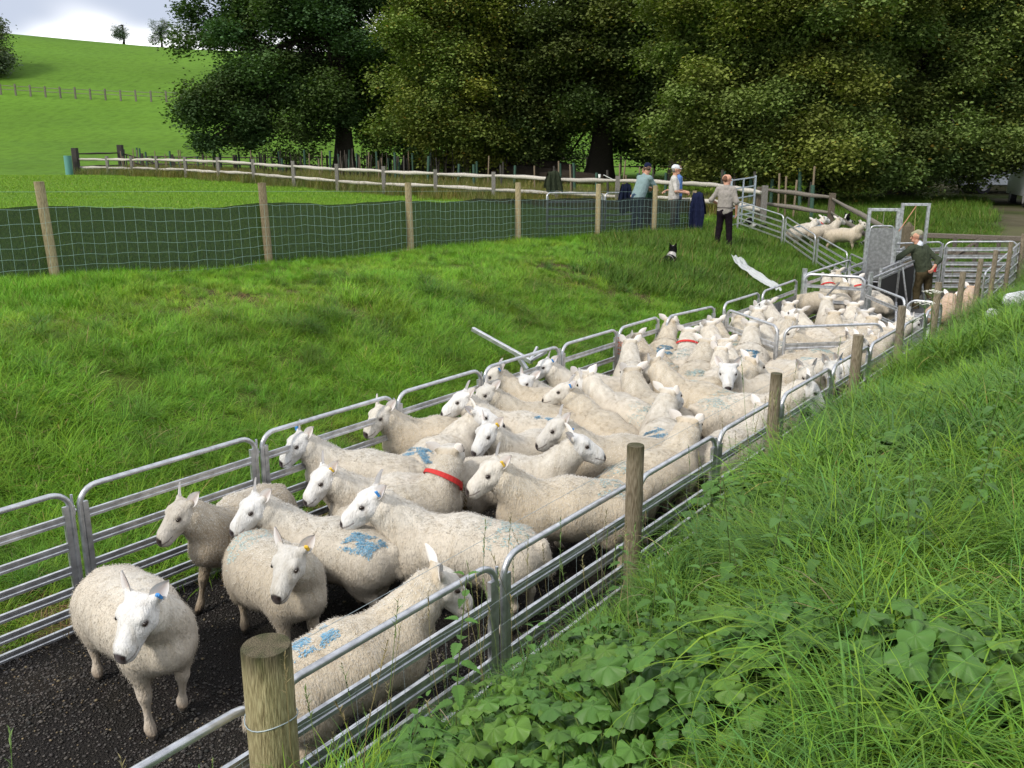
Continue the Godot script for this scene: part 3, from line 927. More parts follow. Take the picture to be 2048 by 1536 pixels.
func person(label: String, at: Vector3, heading: float, cf: Dictionary) -> Node3D:
	var o := thing("person", label, "person", at, deg_to_rad(heading), cf.get("group", ""))
	o.scale = Vector3.ONE * cf.get("size", 1.0)
	var skin := Color(0.52, 0.29, 0.20)
	var lean: Vector3 = cf.get("lean", Vector3.ZERO)
	var hip := Vector3(0, 0.92, 0)
	var chest := Vector3(0.0, 1.30, 0) + lean * 0.75
	var sh := Vector3(0, 1.42, 0) + lean
	var hd: Vector3 = Vector3(0.03, 1.635, 0) + lean * 1.12 + cf.get("head_off", Vector3.ZERO)
	var fat: float = cf.get("girth", 1.0)
	var arms: Array = cf.arms
	var legs: Array = cf.legs
	var B := MB.new()
	var caps := [[hip, chest, 0.10, 0.11], [chest, sh, 0.11, 0.075], [sh + Vector3(0, 0.0, 0), hd - Vector3(0.015, 0.07, 0), 0.062, 0.055]]
	for a in 2:
		var sg := 1.0 if a == 0 else -1.0
		var s := sh + Vector3(0, -0.015, 0.17 * sg)
		var el: Vector3 = arms[a][0]
		var wr: Vector3 = arms[a][1]
		caps.append([sh + Vector3(0, -0.02, 0.08 * sg), s, 0.06, 0.056])
		caps.append([s, el, 0.05, 0.04])
		caps.append([el, wr, 0.041, 0.027])
		var kn: Vector3 = legs[a][0]
		var an: Vector3 = legs[a][1]
		caps.append([hip + Vector3(0, -0.02, 0.08 * sg), kn, 0.07, 0.05])
		caps.append([kn, an, 0.048, 0.035])
	append_blob(B, caps, 0.019, 0.014, func(_p): return skin)
	for a in 2:
		var el: Vector3 = arms[a][0]
		var wr: Vector3 = arms[a][1]
		var f := (wr - el).normalized()
		var up: Vector3 = arms[a][2] if arms[a].size() > 2 else Vector3.UP
		var sgn := 1.0 if a == 0 else -1.0
		var u := (up - f * up.dot(f)).normalized()
		var t := Transform3D(Basis(f, u, f.cross(u) * -sgn), wr + f * 0.015)
		append_blob(B, moved(hand_caps(cf.get("curl", 0.5)), t), 0.0085, 0.005, func(_p): return skin * 1.04)
	# head, turned on the neck
	var hb := Basis(Vector3.UP, deg_to_rad(cf.get("face", 0.0))) * Basis(Vector3.BACK, deg_to_rad(cf.get("nod", 0.0)))
	var ht := Transform3D(hb, hd)
	var hc := [[Vector3(-0.025, 0.03, 0), Vector3(0.02, 0.035, 0), 0.085, 0.078], [Vector3(0.02, -0.02, 0), Vector3(0.045, -0.075, 0), 0.062, 0.042], [Vector3(-0.03, -0.02, 0), Vector3(-0.02, -0.09, 0), 0.06, 0.055],
		[Vector3(0.09, 0.005, 0), Vector3(0.112, -0.028, 0), 0.009, 0.015], [Vector3(0.075, 0.028, -0.032), Vector3(0.075, 0.028, 0.032), 0.014, 0.014], [Vector3(0.07, -0.068, -0.012), Vector3(0.07, -0.068, 0.012), 0.016, 0.016]]
	for z in [-1.0, 1.0]:
		hc.append([Vector3(-0.005, 0.02, 0.082 * z), Vector3(-0.012, -0.02, 0.080 * z), 0.016, 0.011])
	var inv := ht.affine_inverse()
	append_blob(B, moved(hc, ht), 0.0085, 0.008, func(p):
		var q: Vector3 = inv * p
		var col := skin * 1.05
		if q.x > 0.05 and Vector2(q.y - 0.012, absf(q.z) - 0.032).length() < 0.011: col = Color(0.06, 0.04, 0.035)
		if q.x > 0.06 and absf(q.y + 0.062) < 0.006 and absf(q.z) < 0.025: col = Color(0.30, 0.11, 0.09)
		if q.x > 0.03 and q.y < 0.0 and q.y > -0.05 and absf(q.z) > 0.02: col = Color(0.56, 0.25, 0.18)
		return col)
	obj("body", arr_mesh(B.v, B.n, B.c, B.ix), M.skin, o)
	# hair
	if cf.has("hair"):
		var hr := [[Vector3(-0.035, 0.035, 0), Vector3(-0.02, 0.04, 0), 0.091, 0.086], [Vector3(-0.07, 0.0, -0.03), Vector3(-0.07, 0.0, 0.03), 0.047, 0.047]]
		if cf.get("bald", false) or cf.has("cap"): hr = [[Vector3(-0.05, 0.0, -0.045), Vector3(-0.05, 0.0, 0.045), 0.055, 0.055], [Vector3(-0.05, 0.04, -0.03), Vector3(-0.05, 0.04, 0.03), 0.055, 0.055]]
		var h := MB.new()
		var hcol: Color = cf.hair
		append_blob(h, moved(hr, ht), 0.0095, 0.008, func(p): return hcol * (0.8 + 0.4 * absf(noise2.get_noise_3d(p.x * 3000, p.y * 800, p.z * 3000))))
		obj("hair", arr_mesh(h.v, h.n, h.c, h.ix), M.plain, o)
	if cf.has("cap"):
		var c := MB.new()
		var cc: Color = cf.cap
		var crown := [[Vector3(-0.03, 0.062, 0), Vector3(0.015, 0.062, 0), 0.090, 0.084]]
		var brim := []
		if cf.get("flat", false):
			crown = [[Vector3(-0.06, 0.07, -0.03), Vector3(-0.06, 0.07, 0.03), 0.07, 0.07], [Vector3(-0.03, 0.072, 0), Vector3(0.06, 0.062, 0), 0.078, 0.052]]
			for z in [-0.04, 0.0, 0.04]: brim.append([Vector3(0.06, 0.045, z), Vector3(0.125 - absf(z) * 0.5, 0.03, z), 0.012, 0.008])
		else:
			for z in [-0.05, -0.025, 0.0, 0.025, 0.05]: brim.append([Vector3(0.06, 0.052, z), Vector3(0.155 - absf(z) * 0.7, 0.038, z), 0.010, 0.007])
		append_blob(c, moved(crown, ht), 0.0095, 0.008, func(_p): return cc)
		var me := obj("cap", arr_mesh(c.v, c.n, c.c, c.ix), M.cloth, o)
		var pk := MB.new()
		append_blob(pk, moved(brim, ht), 0.008, 0.006, func(_p): return cc * 0.95)
		obj("peak", arr_mesh(pk.v, pk.n, pk.c, pk.ix), M.cloth, me)
	# shirt or jumper
	var sc := [[Vector3(0, 0.90, 0.05), chest + Vector3(0, -0.02, 0.06), 0.125 * fat, 0.115 * fat], [Vector3(0, 0.90, -0.05), chest + Vector3(0, -0.02, -0.06), 0.125 * fat, 0.115 * fat], [chest + Vector3(0, 0, 0.05), sh + Vector3(-0.005, -0.02, 0.085), 0.105, 0.068], [chest - Vector3(0, 0, 0.05), sh + Vector3(-0.005, -0.02, -0.085), 0.105, 0.068], [sh + Vector3(-0.01, 0.015, 0), sh + Vector3(0, 0.045, 0), 0.078, 0.064]]
	var slv: float = cf.get("sleeve", 0.6)
	for a in 2:
		var sg := 1.0 if a == 0 else -1.0
		var s := sh + Vector3(0, -0.02, 0.17 * sg)
		var el: Vector3 = arms[a][0]
		var wr: Vector3 = arms[a][1]
		sc.append([sh + Vector3(0, -0.02, 0.09 * sg), s, 0.07, 0.067])
		if slv <= 1.0:
			sc.append([s, s.lerp(el, slv), 0.064, 0.066 if slv < 0.9 else 0.054])
		else:
			sc.append([s, el, 0.064, 0.055])
			sc.append([el, el.lerp(wr, slv - 1.0), 0.055, 0.046])
	var S := MB.new()
	var scol: Color = cf.shirt
	append_blob(S, sc, 0.019, 0.018, func(_p): return scol)
	for i in S.v.size():
		var p := S.v[i]
		S.v[i] = p + S.n[i] * 0.012 * noise.get_noise_3d(p.x * 260 + p.y * 120, p.y * 300, p.z * 260)
	obj("jumper" if slv > 1.2 else "shirt", arr_mesh(S.v, S.n, S.c, S.ix), M.cloth, o)
	if cf.has("collar"):
		var k := MB.new()
		var kc: Color = cf.collar
		append_blob(k, [[sh + Vector3(-0.02, 0.06, 0), sh + Vector3(0.0, 0.085, 0), 0.073, 0.066]], 0.012, 0.01, func(_p): return kc)
		obj("collar", arr_mesh(k.v, k.n, k.c, k.ix), M.cloth, o)
	var tc := [[Vector3(0.0, 0.93, 0.04), Vector3(0, 0.86, 0.06), 0.118 * fat, 0.12 * fat], [Vector3(0.0, 0.93, -0.04), Vector3(0, 0.86, -0.06), 0.118 * fat, 0.12 * fat]]
	var bc := []
	for a in 2:
		var sg := 1.0 if a == 0 else -1.0
		var kn: Vector3 = legs[a][0]
		var an: Vector3 = legs[a][1]
		tc.append([Vector3(0, 0.86, 0.09 * sg), kn, 0.098, 0.072])
		tc.append([kn, an + Vector3(0, -0.02, 0), 0.072, 0.068])
		var toe: Vector3 = legs[a][2] if legs[a].size() > 2 else Vector3(0.15, -0.045, 0.02 * sg)
		bc.append([an + Vector3(-0.02, -0.035, 0), an + toe, 0.046, 0.036])
		bc.append([an + Vector3(-0.03, 0.02, 0), an + Vector3(-0.03, -0.04, 0), 0.046, 0.046])
	var T := MB.new()
	var tcol: Color = cf.trousers
	append_blob(T, tc, 0.019, 0.012, func(_p): return tcol)
	for i in T.v.size():
		var p := T.v[i]
		T.v[i] = p + T.n[i] * 0.010 * noise.get_noise_3d(p.x * 300, p.y * 420, p.z * 300)
	obj("trousers", arr_mesh(T.v, T.n, T.c, T.ix), M.cloth, o)
	for a in 2:
		var b := MB.new()
		append_blob(b, bc.slice(a * 2, a * 2 + 2), 0.016, 0.012, func(_p): return Color(0.03, 0.026, 0.023))
		obj("boot", arr_mesh(b.v, b.n, b.c, b.ix), M.plain, o)
	if cf.has("belt"):
		var bl := MB.new()
		append_blob(bl, [[Vector3(0, 0.985, 0.055), Vector3(0, 0.985, -0.055), 0.134 * fat, 0.134 * fat]], 0.02, 0.01, func(_p): return cf.belt)
		for i in bl.v.size(): bl.v[i].y = 0.985 + (bl.v[i].y - 0.985) * 0.13
		obj("belt", arr_mesh(bl.v, bl.n, bl.c, bl.ix), M.plain, o)
	return o

func crowd() -> void:
	var stand := [[Vector3(0.02, 0.50, 0.10), Vector3(-0.02, 0.085, 0.11)], [Vector3(0.02, 0.50, -0.10), Vector3(-0.03, 0.085, -0.12)]]
	# leaning on the fence with folded arms, seen from behind
	var p := W(3.52, 25.0); p.y = gh(3.52, 25.0)
	person("person in a grey-green T-shirt and navy cap leaning on the fence", p, 40, {"size": 1.1, "lean": Vector3(0.16, -0.03, 0.06), "head_off": Vector3(0.02, 0.0, 0.03), "face": 10.0, "nod": -8.0, "girth": 1.12,
		"arms": [[Vector3(0.36, 1.14, 0.25), Vector3(0.50, 1.10, 0.02)], [Vector3(0.34, 1.14, -0.12), Vector3(0.50, 1.11, 0.06)]], "legs": stand,
		"shirt": Color(0.20, 0.28, 0.29), "sleeve": 0.85, "trousers": Color(0.035, 0.055, 0.10), "cap": Color(0.012, 0.018, 0.045), "hair": Color(0.10, 0.06, 0.035)})
	p = W(3.98, 25.9); p.y = gh(3.98, 25.9)
	person("person in dark green mostly hidden behind the one leaning on the fence", p, 200, {"size": 1.06, "lean": Vector3(0.08, 0, 0), "face": -10.0,
		"arms": [[Vector3(0.14, 1.12, 0.24), Vector3(0.36, 1.02, 0.2)], [Vector3(0.14, 1.12, -0.24), Vector3(0.36, 1.02, -0.16)]], "legs": stand,
		"shirt": Color(0.02, 0.055, 0.035), "sleeve": 1.4, "trousers": Color(0.04, 0.04, 0.05), "hair": Color(0.16, 0.09, 0.045)})
	p = W(4.72, 26.1); p.y = gh(4.72, 26.1)
	person("person in a pale open-necked shirt and light cap talking with hands together", p, -12, {"size": 1.1, "face": 0.0, "girth": 1.15, "curl": 0.9,
		"arms": [[Vector3(0.06, 1.10, 0.27), Vector3(0.30, 1.06, 0.10)], [Vector3(0.06, 1.12, -0.25), Vector3(0.31, 1.09, -0.02)]], "legs": stand,
		"shirt": Color(0.52, 0.50, 0.47), "sleeve": 0.9, "trousers": Color(0.42, 0.38, 0.30), "cap": Color(0.60, 0.62, 0.66), "hair": Color(0.20, 0.18, 0.16)})
	p = W(5.02, 27.2); p.y = gh(5.02, 27.2)
	person("person in a blue shirt standing behind the light-capped talker", p, 185, {"size": 1.08, "face": 0.0,
		"arms": [[Vector3(0.05, 1.10, 0.25), Vector3(0.26, 1.04, 0.22)], [Vector3(0.05, 1.12, -0.25), Vector3(0.30, 1.08, -0.18)]], "legs": stand,
		"shirt": Color(0.10, 0.19, 0.42), "sleeve": 1.5, "trousers": Color(0.03, 0.04, 0.09), "hair": Color(0.20, 0.13, 0.08)})
	p = W(5.52, 23.1); p.y = gh(5.52, 23.1)
	person("person in a grey shirt and black trousers standing on the grass, back turned", p, 68, {"size": 1.09, "lean": Vector3(0.03, 0, 0.0), "face": -62.0, "bald": true, "girth": 1.05,
		"arms": [[Vector3(-0.03, 1.12, 0.27), Vector3(0.06, 0.86, 0.26), Vector3(0, 0, 1)], [Vector3(-0.02, 1.16, -0.33), Vector3(0.17, 1.06, -0.20)]], "legs": [[Vector3(0.03, 0.50, 0.12), Vector3(0.0, 0.085, 0.15)], [Vector3(0.02, 0.50, -0.11), Vector3(-0.04, 0.085, -0.15)]],
		"shirt": Color(0.29, 0.265, 0.24), "sleeve": 1.05, "trousers": Color(0.012, 0.011, 0.012), "hair": Color(0.14, 0.06, 0.03), "belt": Color(0.02, 0.015, 0.012)})
	p = W(8.20, 17.4); p.y = 0.10
	person("person in a green jumper and flat cap reaching to the raised gate", p, 108, {"size": 0.95, "lean": Vector3(0.06, -0.02, -0.18), "head_off": Vector3(0.0, 0, -0.03), "face": 72.0, "nod": -4.0, "girth": 1.06, "curl": 0.9,
		"arms": [[Vector3(-0.12, 1.14, 0.22), Vector3(-0.17, 0.98, 0.05), Vector3(-1, 0, 0)], [Vector3(0.10, 1.22, -0.58), Vector3(0.14, 1.09, -0.80)]], "legs": [[Vector3(0.02, 0.49, 0.16), Vector3(-0.20, 0.11, 0.26)], [Vector3(0.08, 0.50, -0.08), Vector3(0.0, 0.085, -0.12)]],
		"shirt": Color(0.055, 0.068, 0.045), "sleeve": 1.45, "trousers": Color(0.075, 0.060, 0.035), "cap": Color(0.30, 0.29, 0.20), "flat": true, "hair": Color(0.17, 0.155, 0.14), "collar": Color(0.62, 0.66, 0.72)})

# ---------------------------------------------------------------- dogs: lying black and white collie, head up
func dogs() -> void:
	var B := [[Vector3(-0.22, 0.17, 0), Vector3(0.14, 0.20, 0), 0.125, 0.13], [Vector3(-0.26, 0.13, 0.07), Vector3(-0.12, 0.10, 0.12), 0.10, 0.07], [Vector3(-0.26, 0.13, -0.07), Vector3(-0.12, 0.10, -0.12), 0.10, 0.07],
		[Vector3(0.16, 0.22, 0), Vector3(0.30, 0.40, 0), 0.105, 0.075], [Vector3(0.31, 0.43, 0), Vector3(0.34, 0.43, 0), 0.072, 0.066], [Vector3(0.36, 0.42, 0), Vector3(0.45, 0.385, 0), 0.042, 0.026],
		[Vector3(0.28, 0.48, 0.05), Vector3(0.265, 0.55, 0.075), 0.03, 0.012], [Vector3(0.28, 0.48, -0.05), Vector3(0.265, 0.55, -0.075), 0.03, 0.012],
		[Vector3(0.14, 0.14, 0.09), Vector3(0.18, 0.05, 0.11), 0.06, 0.04], [Vector3(0.18, 0.05, 0.11), Vector3(0.40, 0.035, 0.09), 0.036, 0.032], [Vector3(0.14, 0.14, -0.09), Vector3(0.18, 0.05, -0.11), 0.06, 0.04], [Vector3(0.18, 0.05, -0.11), Vector3(0.40, 0.035, -0.09), 0.036, 0.032],
		[Vector3(-0.15, 0.05, 0.15), Vector3(0.04, 0.035, 0.17), 0.04, 0.03], [Vector3(-0.15, 0.05, -0.15), Vector3(0.04, 0.035, -0.17), 0.04, 0.03], [Vector3(-0.34, 0.12, 0), Vector3(-0.52, 0.05, 0.06), 0.045, 0.03]]
	var b := blob(B, 0.014, 0.014)
	var c := PackedColorArray()
	var v: PackedVector3Array = b[0]
	for i in v.size():
		var p := v[i]
		var w := 0.0
		var q := Vector2(p.x - 0.16, p.y - 0.22).dot(Vector2(0.62, 0.78))
		w = maxf(w, sm(0.015, 0.04, q) * sm(0.15, 0.125, q))              # ruff
		if q > 0.1: w = maxf(w, sm(0.026, 0.016, absf(p.z)) * sm(0.30, 0.36, p.x + p.y * 0.1))  # blaze
		if p.x > 0.14 and p.y < 0.16: w = maxf(w, sm(0.10, 0.05, p.y))
		if p.x < -0.05 and absf(p.z) > 0.12: w = maxf(w, sm(0.11, 0.06, p.y))
		w = maxf(w, sm(0.02, 0.0, absf(p.x + 0.02)) * sm(0.16, 0.24, p.y) * 0.9)
		c.push_back(Color(0.014, 0.013, 0.014).lerp(Color(0.62, 0.60, 0.58), w))
		v[i] = p + b[1][i] * 0.008 * noise.get_noise_3d(p.x * 500, p.y * 500, p.z * 500)
	var T := MB.new()
	var n: PackedVector3Array = b[1]
	for i in 5000:
		var id := rng.randi() % v.size()
		lock(T, v[id], n[id], Vector3(-0.9, -0.4, 0), rf(0.02, 0.045), 0.005, c[id])
	var body := arr_mesh(v, n, c, fix_winding(v, n, b[2]))
	var coat := arr_mesh(T.v, T.n, T.c, fix_winding(T.v, T.n, T.ix))
	for r in [[3.46, 19.4, 62.0, 1.0, "black and white collie lying on the grass slope watching the far gate"], [10.95, 28.8, 230.0, 1.0, "collie with a white-blazed black face looking out under the sloping rail"], [9.95, 25.2, 20.0, 0.9, "black dog lying low under the sloping rail right of the far sheep"], [7.62, 27.5, 190.0, 1.0, "black and white dog lying behind the bars of the far hurdle"]]:
		var o := thing("dog", r[4], "dog", W(r[0], r[1], gh(r[0], r[1]) - 0.08), deg_to_rad(r[2]), "sheepdogs")
		o.scale = Vector3.ONE * r[3]
		obj("body", body, M.tuft, o)
		obj("coat", coat, M.tuft, o)
		for z in [-1.0, 1.0]:
			var e := MB.new()
			e.ball(Vector3(0.385, 0.455, 0.030 * z), Vector3.ONE * 0.010, Color(0.04, 0.02, 0.01), 8)
			obj("eye", e.done(), M.gloss, o)

# ---------------------------------------------------------------- coats hung over a rail
func coat(label: String, at: Vector3, turn: float, w: float, fl: float, bl: float, col: Color, group := "coats hung on the fences") -> void:
	var e := MB.new()
	var nu := 26
	var nv := 30
	for skin in 2:
		var k0 := e.v.size()
		for i in nv:
			var u := i / float(nv - 1)
			var L := u * (fl + bl) - bl
			for j in nu:
				var a := j / float(nu - 1) * 2.0 - 1.0
				var drop := absf(L)
				var fold := sin(a * 9.0 + 1.3 + sin(L * 4.0)) * 0.035 * minf(drop * 2.0, 1.0) + 0.03 * noise.get_noise_2d(a * 200.0, L * 150.0)
				var z := (0.055 + 0.10 * drop) * (1.0 if L > 0 else -1.0) * minf(drop * 12.0, 1.0) + fold * (1.0 if L > 0 else -1.0)
				var wid := w * (0.62 + 0.45 * minf(drop * 1.6, 1.0)) * (1.0 - 0.10 * sin(a * 3.0 + drop * 5.0))
				var hem := 0.05 * sin(a * 4.0 + 0.6) * u
				var y := 0.05 * (1.0 - minf(drop * 12.0, 1.0)) - drop + hem
				z -= (0.015 if skin == 1 else 0.0) * (1.0 if L > 0 else -1.0)
				y -= 0.012 if skin == 1 and drop < 0.05 else 0.0
				e.v.push_back(Vector3(a * wid * 0.5, y, z)); e.n.push_back(Vector3.ZERO); e.c.push_back(col)
		for i in nv - 1:
			for j in nu - 1:
				var b := k0 + i * nu + j
				if skin == 0: e.ix.append_array(PackedInt32Array([b, b + nu, b + 1, b + 1, b + nu, b + nu + 1]))
				else: e.ix.append_array(PackedInt32Array([b, b + 1, b + nu, b + 1, b + nu + 1, b + nu]))
	smooth_normals(e)
	var o := obj("coat", arr_mesh(e.v, e.n, e.c, e.ix), M.cloth)
	o.position = at
	o.rotation.y = turn
	tag(o, label, "coat", group)

func smooth_normals(e: MB) -> void:
	for i in e.n.size(): e.n[i] = Vector3.ZERO
	for i in range(0, e.ix.size(), 3):
		var a := e.v[e.ix[i]]
		var f := -(e.v[e.ix[i + 1]] - a).cross(e.v[e.ix[i + 2]] - a)
		for k in 3: e.n[e.ix[i + k]] += f
	for i in e.n.size(): e.n[i] = e.n[i].normalized()

# ---------------------------------------------------------------- grass and weeds
func blade(m: MB, root: Vector3, az: float, lean: float, curl: float, L: float, w: float, seg: int, col: Color) -> void:
	var d := Vector3(cos(az), 0, sin(az))
	var ac := Vector3(-d.z, 0, d.x)
	var p := root
	var a := lean
	var k := m.v.size()
	var st_ := L / seg
	for i in seg + 1:
		var u := float(i) / seg
		var dir := d * sin(a) + Vector3.UP * cos(a)
		var nn := (d * cos(a) - Vector3.UP * sin(a)) * -1.0
		var ww := w * (1.0 - pow(u, 2.2)) * 0.5
		if i < seg:
			m.v.push_back(p - ac * ww); m.v.push_back(p + ac * ww)
			m.n.push_back((nn - ac * 0.35).normalized()); m.n.push_back((nn + ac * 0.35).normalized())
			m.c.push_back(col); m.c.push_back(col)
		else:
			m.v.push_back(p); m.n.push_back(nn); m.c.push_back(col)
		p += dir * st_
		a += curl / seg
	for i in seg - 1:
		var b := k + i * 2
		m.ix.append_array(PackedInt32Array([b, b + 2, b + 1, b + 1, b + 2, b + 3]))
	var e := k + (seg - 1) * 2
	m.ix.append_array(PackedInt32Array([e, e + 2, e + 1]))

func grass_col(base: Color, vary: float, straw: float) -> Color:
	var c := base * rf(1.0 - vary, 1.0 + vary)
	c = c.lerp(Color(c.r * 1.5, c.g * 1.12, c.b * 0.7), rf(0.0, 0.7))
	if rng.randf() < straw: c = Color(0.30, 0.23, 0.11) * rf(0.6, 1.2)
	return c

func patch_mesh(rad: float, count: int, l0: float, l1: float, w: float, seg: int, lean0: float, lean1: float, curl0: float, curl1: float, base: Color, straw: float, comb := -1.0, tuft := 0) -> ArrayMesh:
	var m := MB.new()
	var cs := []
	for i in tuft: cs.append(Vector2(rf(-1, 1), rf(-1, 1)) * rad * 0.75)
	for i in count:
		var q := Vector2.from_angle(rf(0, TAU)) * sqrt(rng.randf()) * rad
		var az := rf(0, TAU)
		if tuft > 0 and i % 5 != 0:
			var c: Vector2 = cs[i % tuft]
			var o := Vector2.from_angle(rf(0, TAU)) * absf(rng.randfn(0.0, 0.045))
			q = c + o
			az = o.angle() + rf(-0.6, 0.6)
		if comb >= 0.0 and rng.randf() < 0.6: az = comb + rng.randfn(0.0, 0.5)
		blade(m, Vector3(q.x, -0.03, q.y), az, rf(lean0, lean1), rf(curl0, curl1), rf(l0, l1), w * rf(0.6, 1.3), seg, grass_col(base, 0.28, straw))
	var me := arr_mesh(m.v, m.n, m.c, m.ix)
	return me

func spot(x: float, d: float, sc: float, lift := 0.0, follow := 0.7) -> Transform3D:
	var up := Vector3.UP.lerp(gn(x, d), follow).normalized()
	var f := Vector3(cos(rf(0, TAU)), 0, sin(rf(0, TAU)))
	var s := up.cross(f).normalized()
	var b := Basis(s, up, s.cross(up)).scaled_local(Vector3(sc, sc * rf(0.85, 1.2), sc))
	return Transform3D(b, W(x, d, gh(x, d) + lift))

func scatter(called: String, label: String, category: String, meshes: Array, spots: Array, cols: Array, m: Material) -> void:
	# one stuff object, its variants as children
	var o := Node3D.new()
	o.name = numbered(called)
	add_child(o)
	tag(o, label, category, "", "stuff")
	var per := []
	var pc := []
	for k in meshes.size():
		per.append([]); pc.append([])
	for i in spots.size():
		var k := rng.randi() % meshes.size()
		per[k].append(spots[i]); pc[k].append(cols[i])
	for k in meshes.size():
		if per[k].size():
			var c := many("blades", meshes[k], m, per[k], pc[k], o)
			tag(c, "", "", "", "stuff")

func tint(lo: float, hi: float, warm := 0.12) -> Color:
	var a := rf(lo, hi)
	var b := rf(-warm, warm)
	return Color(a * (1.0 + b), a, a * (1.0 - b))

func grasses() -> void:
	# rough bank between the net fence and the pen
	var vs := []
	for k in 7:
		vs.append(patch_mesh(0.30, 230, 0.11, 0.30, 0.0052, 4, 0.25, 1.15, 0.6, 1.9, Color(0.108, 0.250, 0.024), 0.03, [-1.0, 0.6, 2.2, -1.0, 3.4, 1.1, -1.0][k], 4))
	var sp := []
	var co := []
	for i in 8600:
		var s := rf(-5.5, 24.0)
		var t := rf(-9.9, -3.02)
		var p := Q(s, t)
		var x := p.x
		var d := -p.z
		if d < 3.0 or absf(x) > d * 0.72 + 1.2: continue
		if d > 14.0 and rng.randf() < 0.25: continue
		var big := noise.get_noise_2d(x * 28.0 + 50.0, d * 28.0)
		var bare := noise2.get_noise_2d(x * 34.0, d * 34.0 + 30.0)
		# trodden, thinner patches near the bottom of the slope
		if bare > 0.30 and t > -6.6 and rng.randf() < 0.5: continue
		if t > -3.3 and rng.randf() < 0.6: continue
		var sc := clampf(0.95 + big * 0.7, 0.72, 1.45) * (0.8 if t < -6.8 else 1.0)
		if bare > 0.30: sc *= 0.7
		sp.append(spot(x, d, sc, 0.0, 0.75))
		var c := tint(0.78, 1.18, 0.16)
		if bare > 0.12: c = Color(c.r * 1.10, c.g * 0.95, c.b)
		c = c * (1.14 + 0.26 * sm(-5.4, -7.6, t) + 0.5 * noise2.get_noise_2d(x * 90.0, d * 90.0))
		co.append(c)
	scatter("slope_grass", "rough tufted green grass on the slope above the left hurdles", "grass", vs, sp, co, M.grass)
	# tussocks of longer, darker grass
	vs = []
	for k in 5: vs.append(patch_mesh(0.11, 150, 0.26, 0.50, 0.0058, 6, 0.10, 0.75, 1.0, 2.2, [Color(0.070, 0.165, 0.024), Color(0.085, 0.190, 0.022), Color(0.062, 0.150, 0.030)][k % 3], 0.04))
	sp = []; co = []
	for i in 640:
		var p := Q(rf(-5.0, 15.5), rf(-9.2, -3.15))
		if -p.z < 3.4: continue
		if noise.get_noise_2d(p.x * 40.0 + 11.0, p.z * 40.0) < -0.05: continue
		sp.append(spot(p.x, -p.z, rf(0.45, 0.95) * (0.7 if st(p.x, -p.z).y < -7.0 else 1.0), 0.0, 0.8)); co.append(tint(0.8, 1.3, 0.12))
	scatter("tussock_grass", "darker longer tussocks of grass dotted over the slope", "tussocks", vs, sp, co, M.grass)
	# trodden straw and dead stalks at the foot of that slope
	vs = []
	for k in 3: vs.append(patch_mesh(0.25, 70, 0.08, 0.22, 0.0045, 3, 0.9, 1.5, 0.0, 0.5, Color(0.20, 0.145, 0.065), 0.5))
	sp = []; co = []
	for i in 900:
		var s := rf(-4.0, 14.0)
		var t := rf(-7.2, -2.92) if i % 3 else rf(-3.5, -2.92)
		var p := Q(s, t)
		var bare := noise2.get_noise_2d(p.x * 34.0, -p.z * 34.0 + 30.0)
		if t < -3.5 and bare < 0.16 and rng.randf() < 0.72: continue
		if -p.z < 3.0: continue
		sp.append(spot(p.x, -p.z, rf(0.7, 1.2), 0.01, 1.0)); co.append(tint(0.6, 1.2, 0.1))
	scatter("dead_grass", "trodden straw-coloured dead grass along the foot of the left hurdles", "dead grass", vs, sp, co, M.dry)
	# pasture beyond the net, kept short
	vs = []
	for k in 4: vs.append(patch_mesh(0.55, 150, 0.04, 0.10, 0.010, 2, 0.2, 1.0, 0.2, 1.0, Color(0.150, 0.300, 0.030), 0.02))
	sp = []; co = []
	for i in 9500:
		var d := 12.0 + 46.0 * pow(rng.randf(), 0.8)
		var x := rf(-0.66, 0.40) * d
		var q := st(x, d)
		if q.y > -9.5: continue
		if x > 4.0 and d > 24.0 and d < 30.0: continue
		var sc := rf(0.7, 1.3) * (1.0 + d * 0.012)
		sp.append(spot(x, d, sc)); co.append(tint(0.88, 1.16, 0.1))
	scatter("pasture_grass", "short bright pasture grass beyond the dark net fence", "grass", vs, sp, co, M.grass)
	# taller pale grass along the rail fence and round the saplings
	vs = []
	for k in 4: vs.append(patch_mesh(0.6, 120, 0.25, 0.7, 0.012, 3, 0.05, 0.5, 0.2, 1.0, Color(0.135, 0.175, 0.045), 0.25))
	sp = []; co = []
	for i in 2300:
		var u := rng.randf()
		var fx := lerpf(-29.0, 9.0, u) + rf(-1.5, 2.5)
		var fd := lerpf(62.0, 30.0, pow(u, 0.92)) + rf(-0.6, 9.0) * (0.25 if rng.randf() < 0.4 else 1.0)
		if st(fx, fd).y > -9.7: continue
		sp.append(spot(fx, fd, rf(0.6, 1.15), 0.0, 0.2)); co.append(tint(0.7, 1.1, 0.2))
	scatter("long_grass", "tall seeding grass around the rail fence and saplings", "long grass", vs, sp, co, M.grass)
	# verge right of the lane and under the trees
	vs = []
	for k in 4: vs.append(patch_mesh(0.45, 150, 0.12, 0.36, 0.009, 3, 0.1, 0.9, 0.4, 1.3, Color(0.075, 0.16, 0.022), 0.04))
	sp = []; co = []
	for i in 4200:
		var d := rf(17.0, 40.0)
		var x := rf(0.10, 0.68) * d
		var q := st(x, d)
		if q.y < -9.4: continue
		if q.x < 19.2 and q.y > -3.0 and q.y < 0.12: continue
		if q.x > 19.2 and absf(x - lane_x(d)) < 1.15: continue
		sp.append(spot(x, d, rf(0.7, 1.25))); co.append(tint(0.75, 1.15, 0.14))
	scatter("verge_grass", "green verge grass around the lane and under the trees", "grass", vs, sp, co, M.grass)
	# the near bank on the right: long arching grass
	vs = []
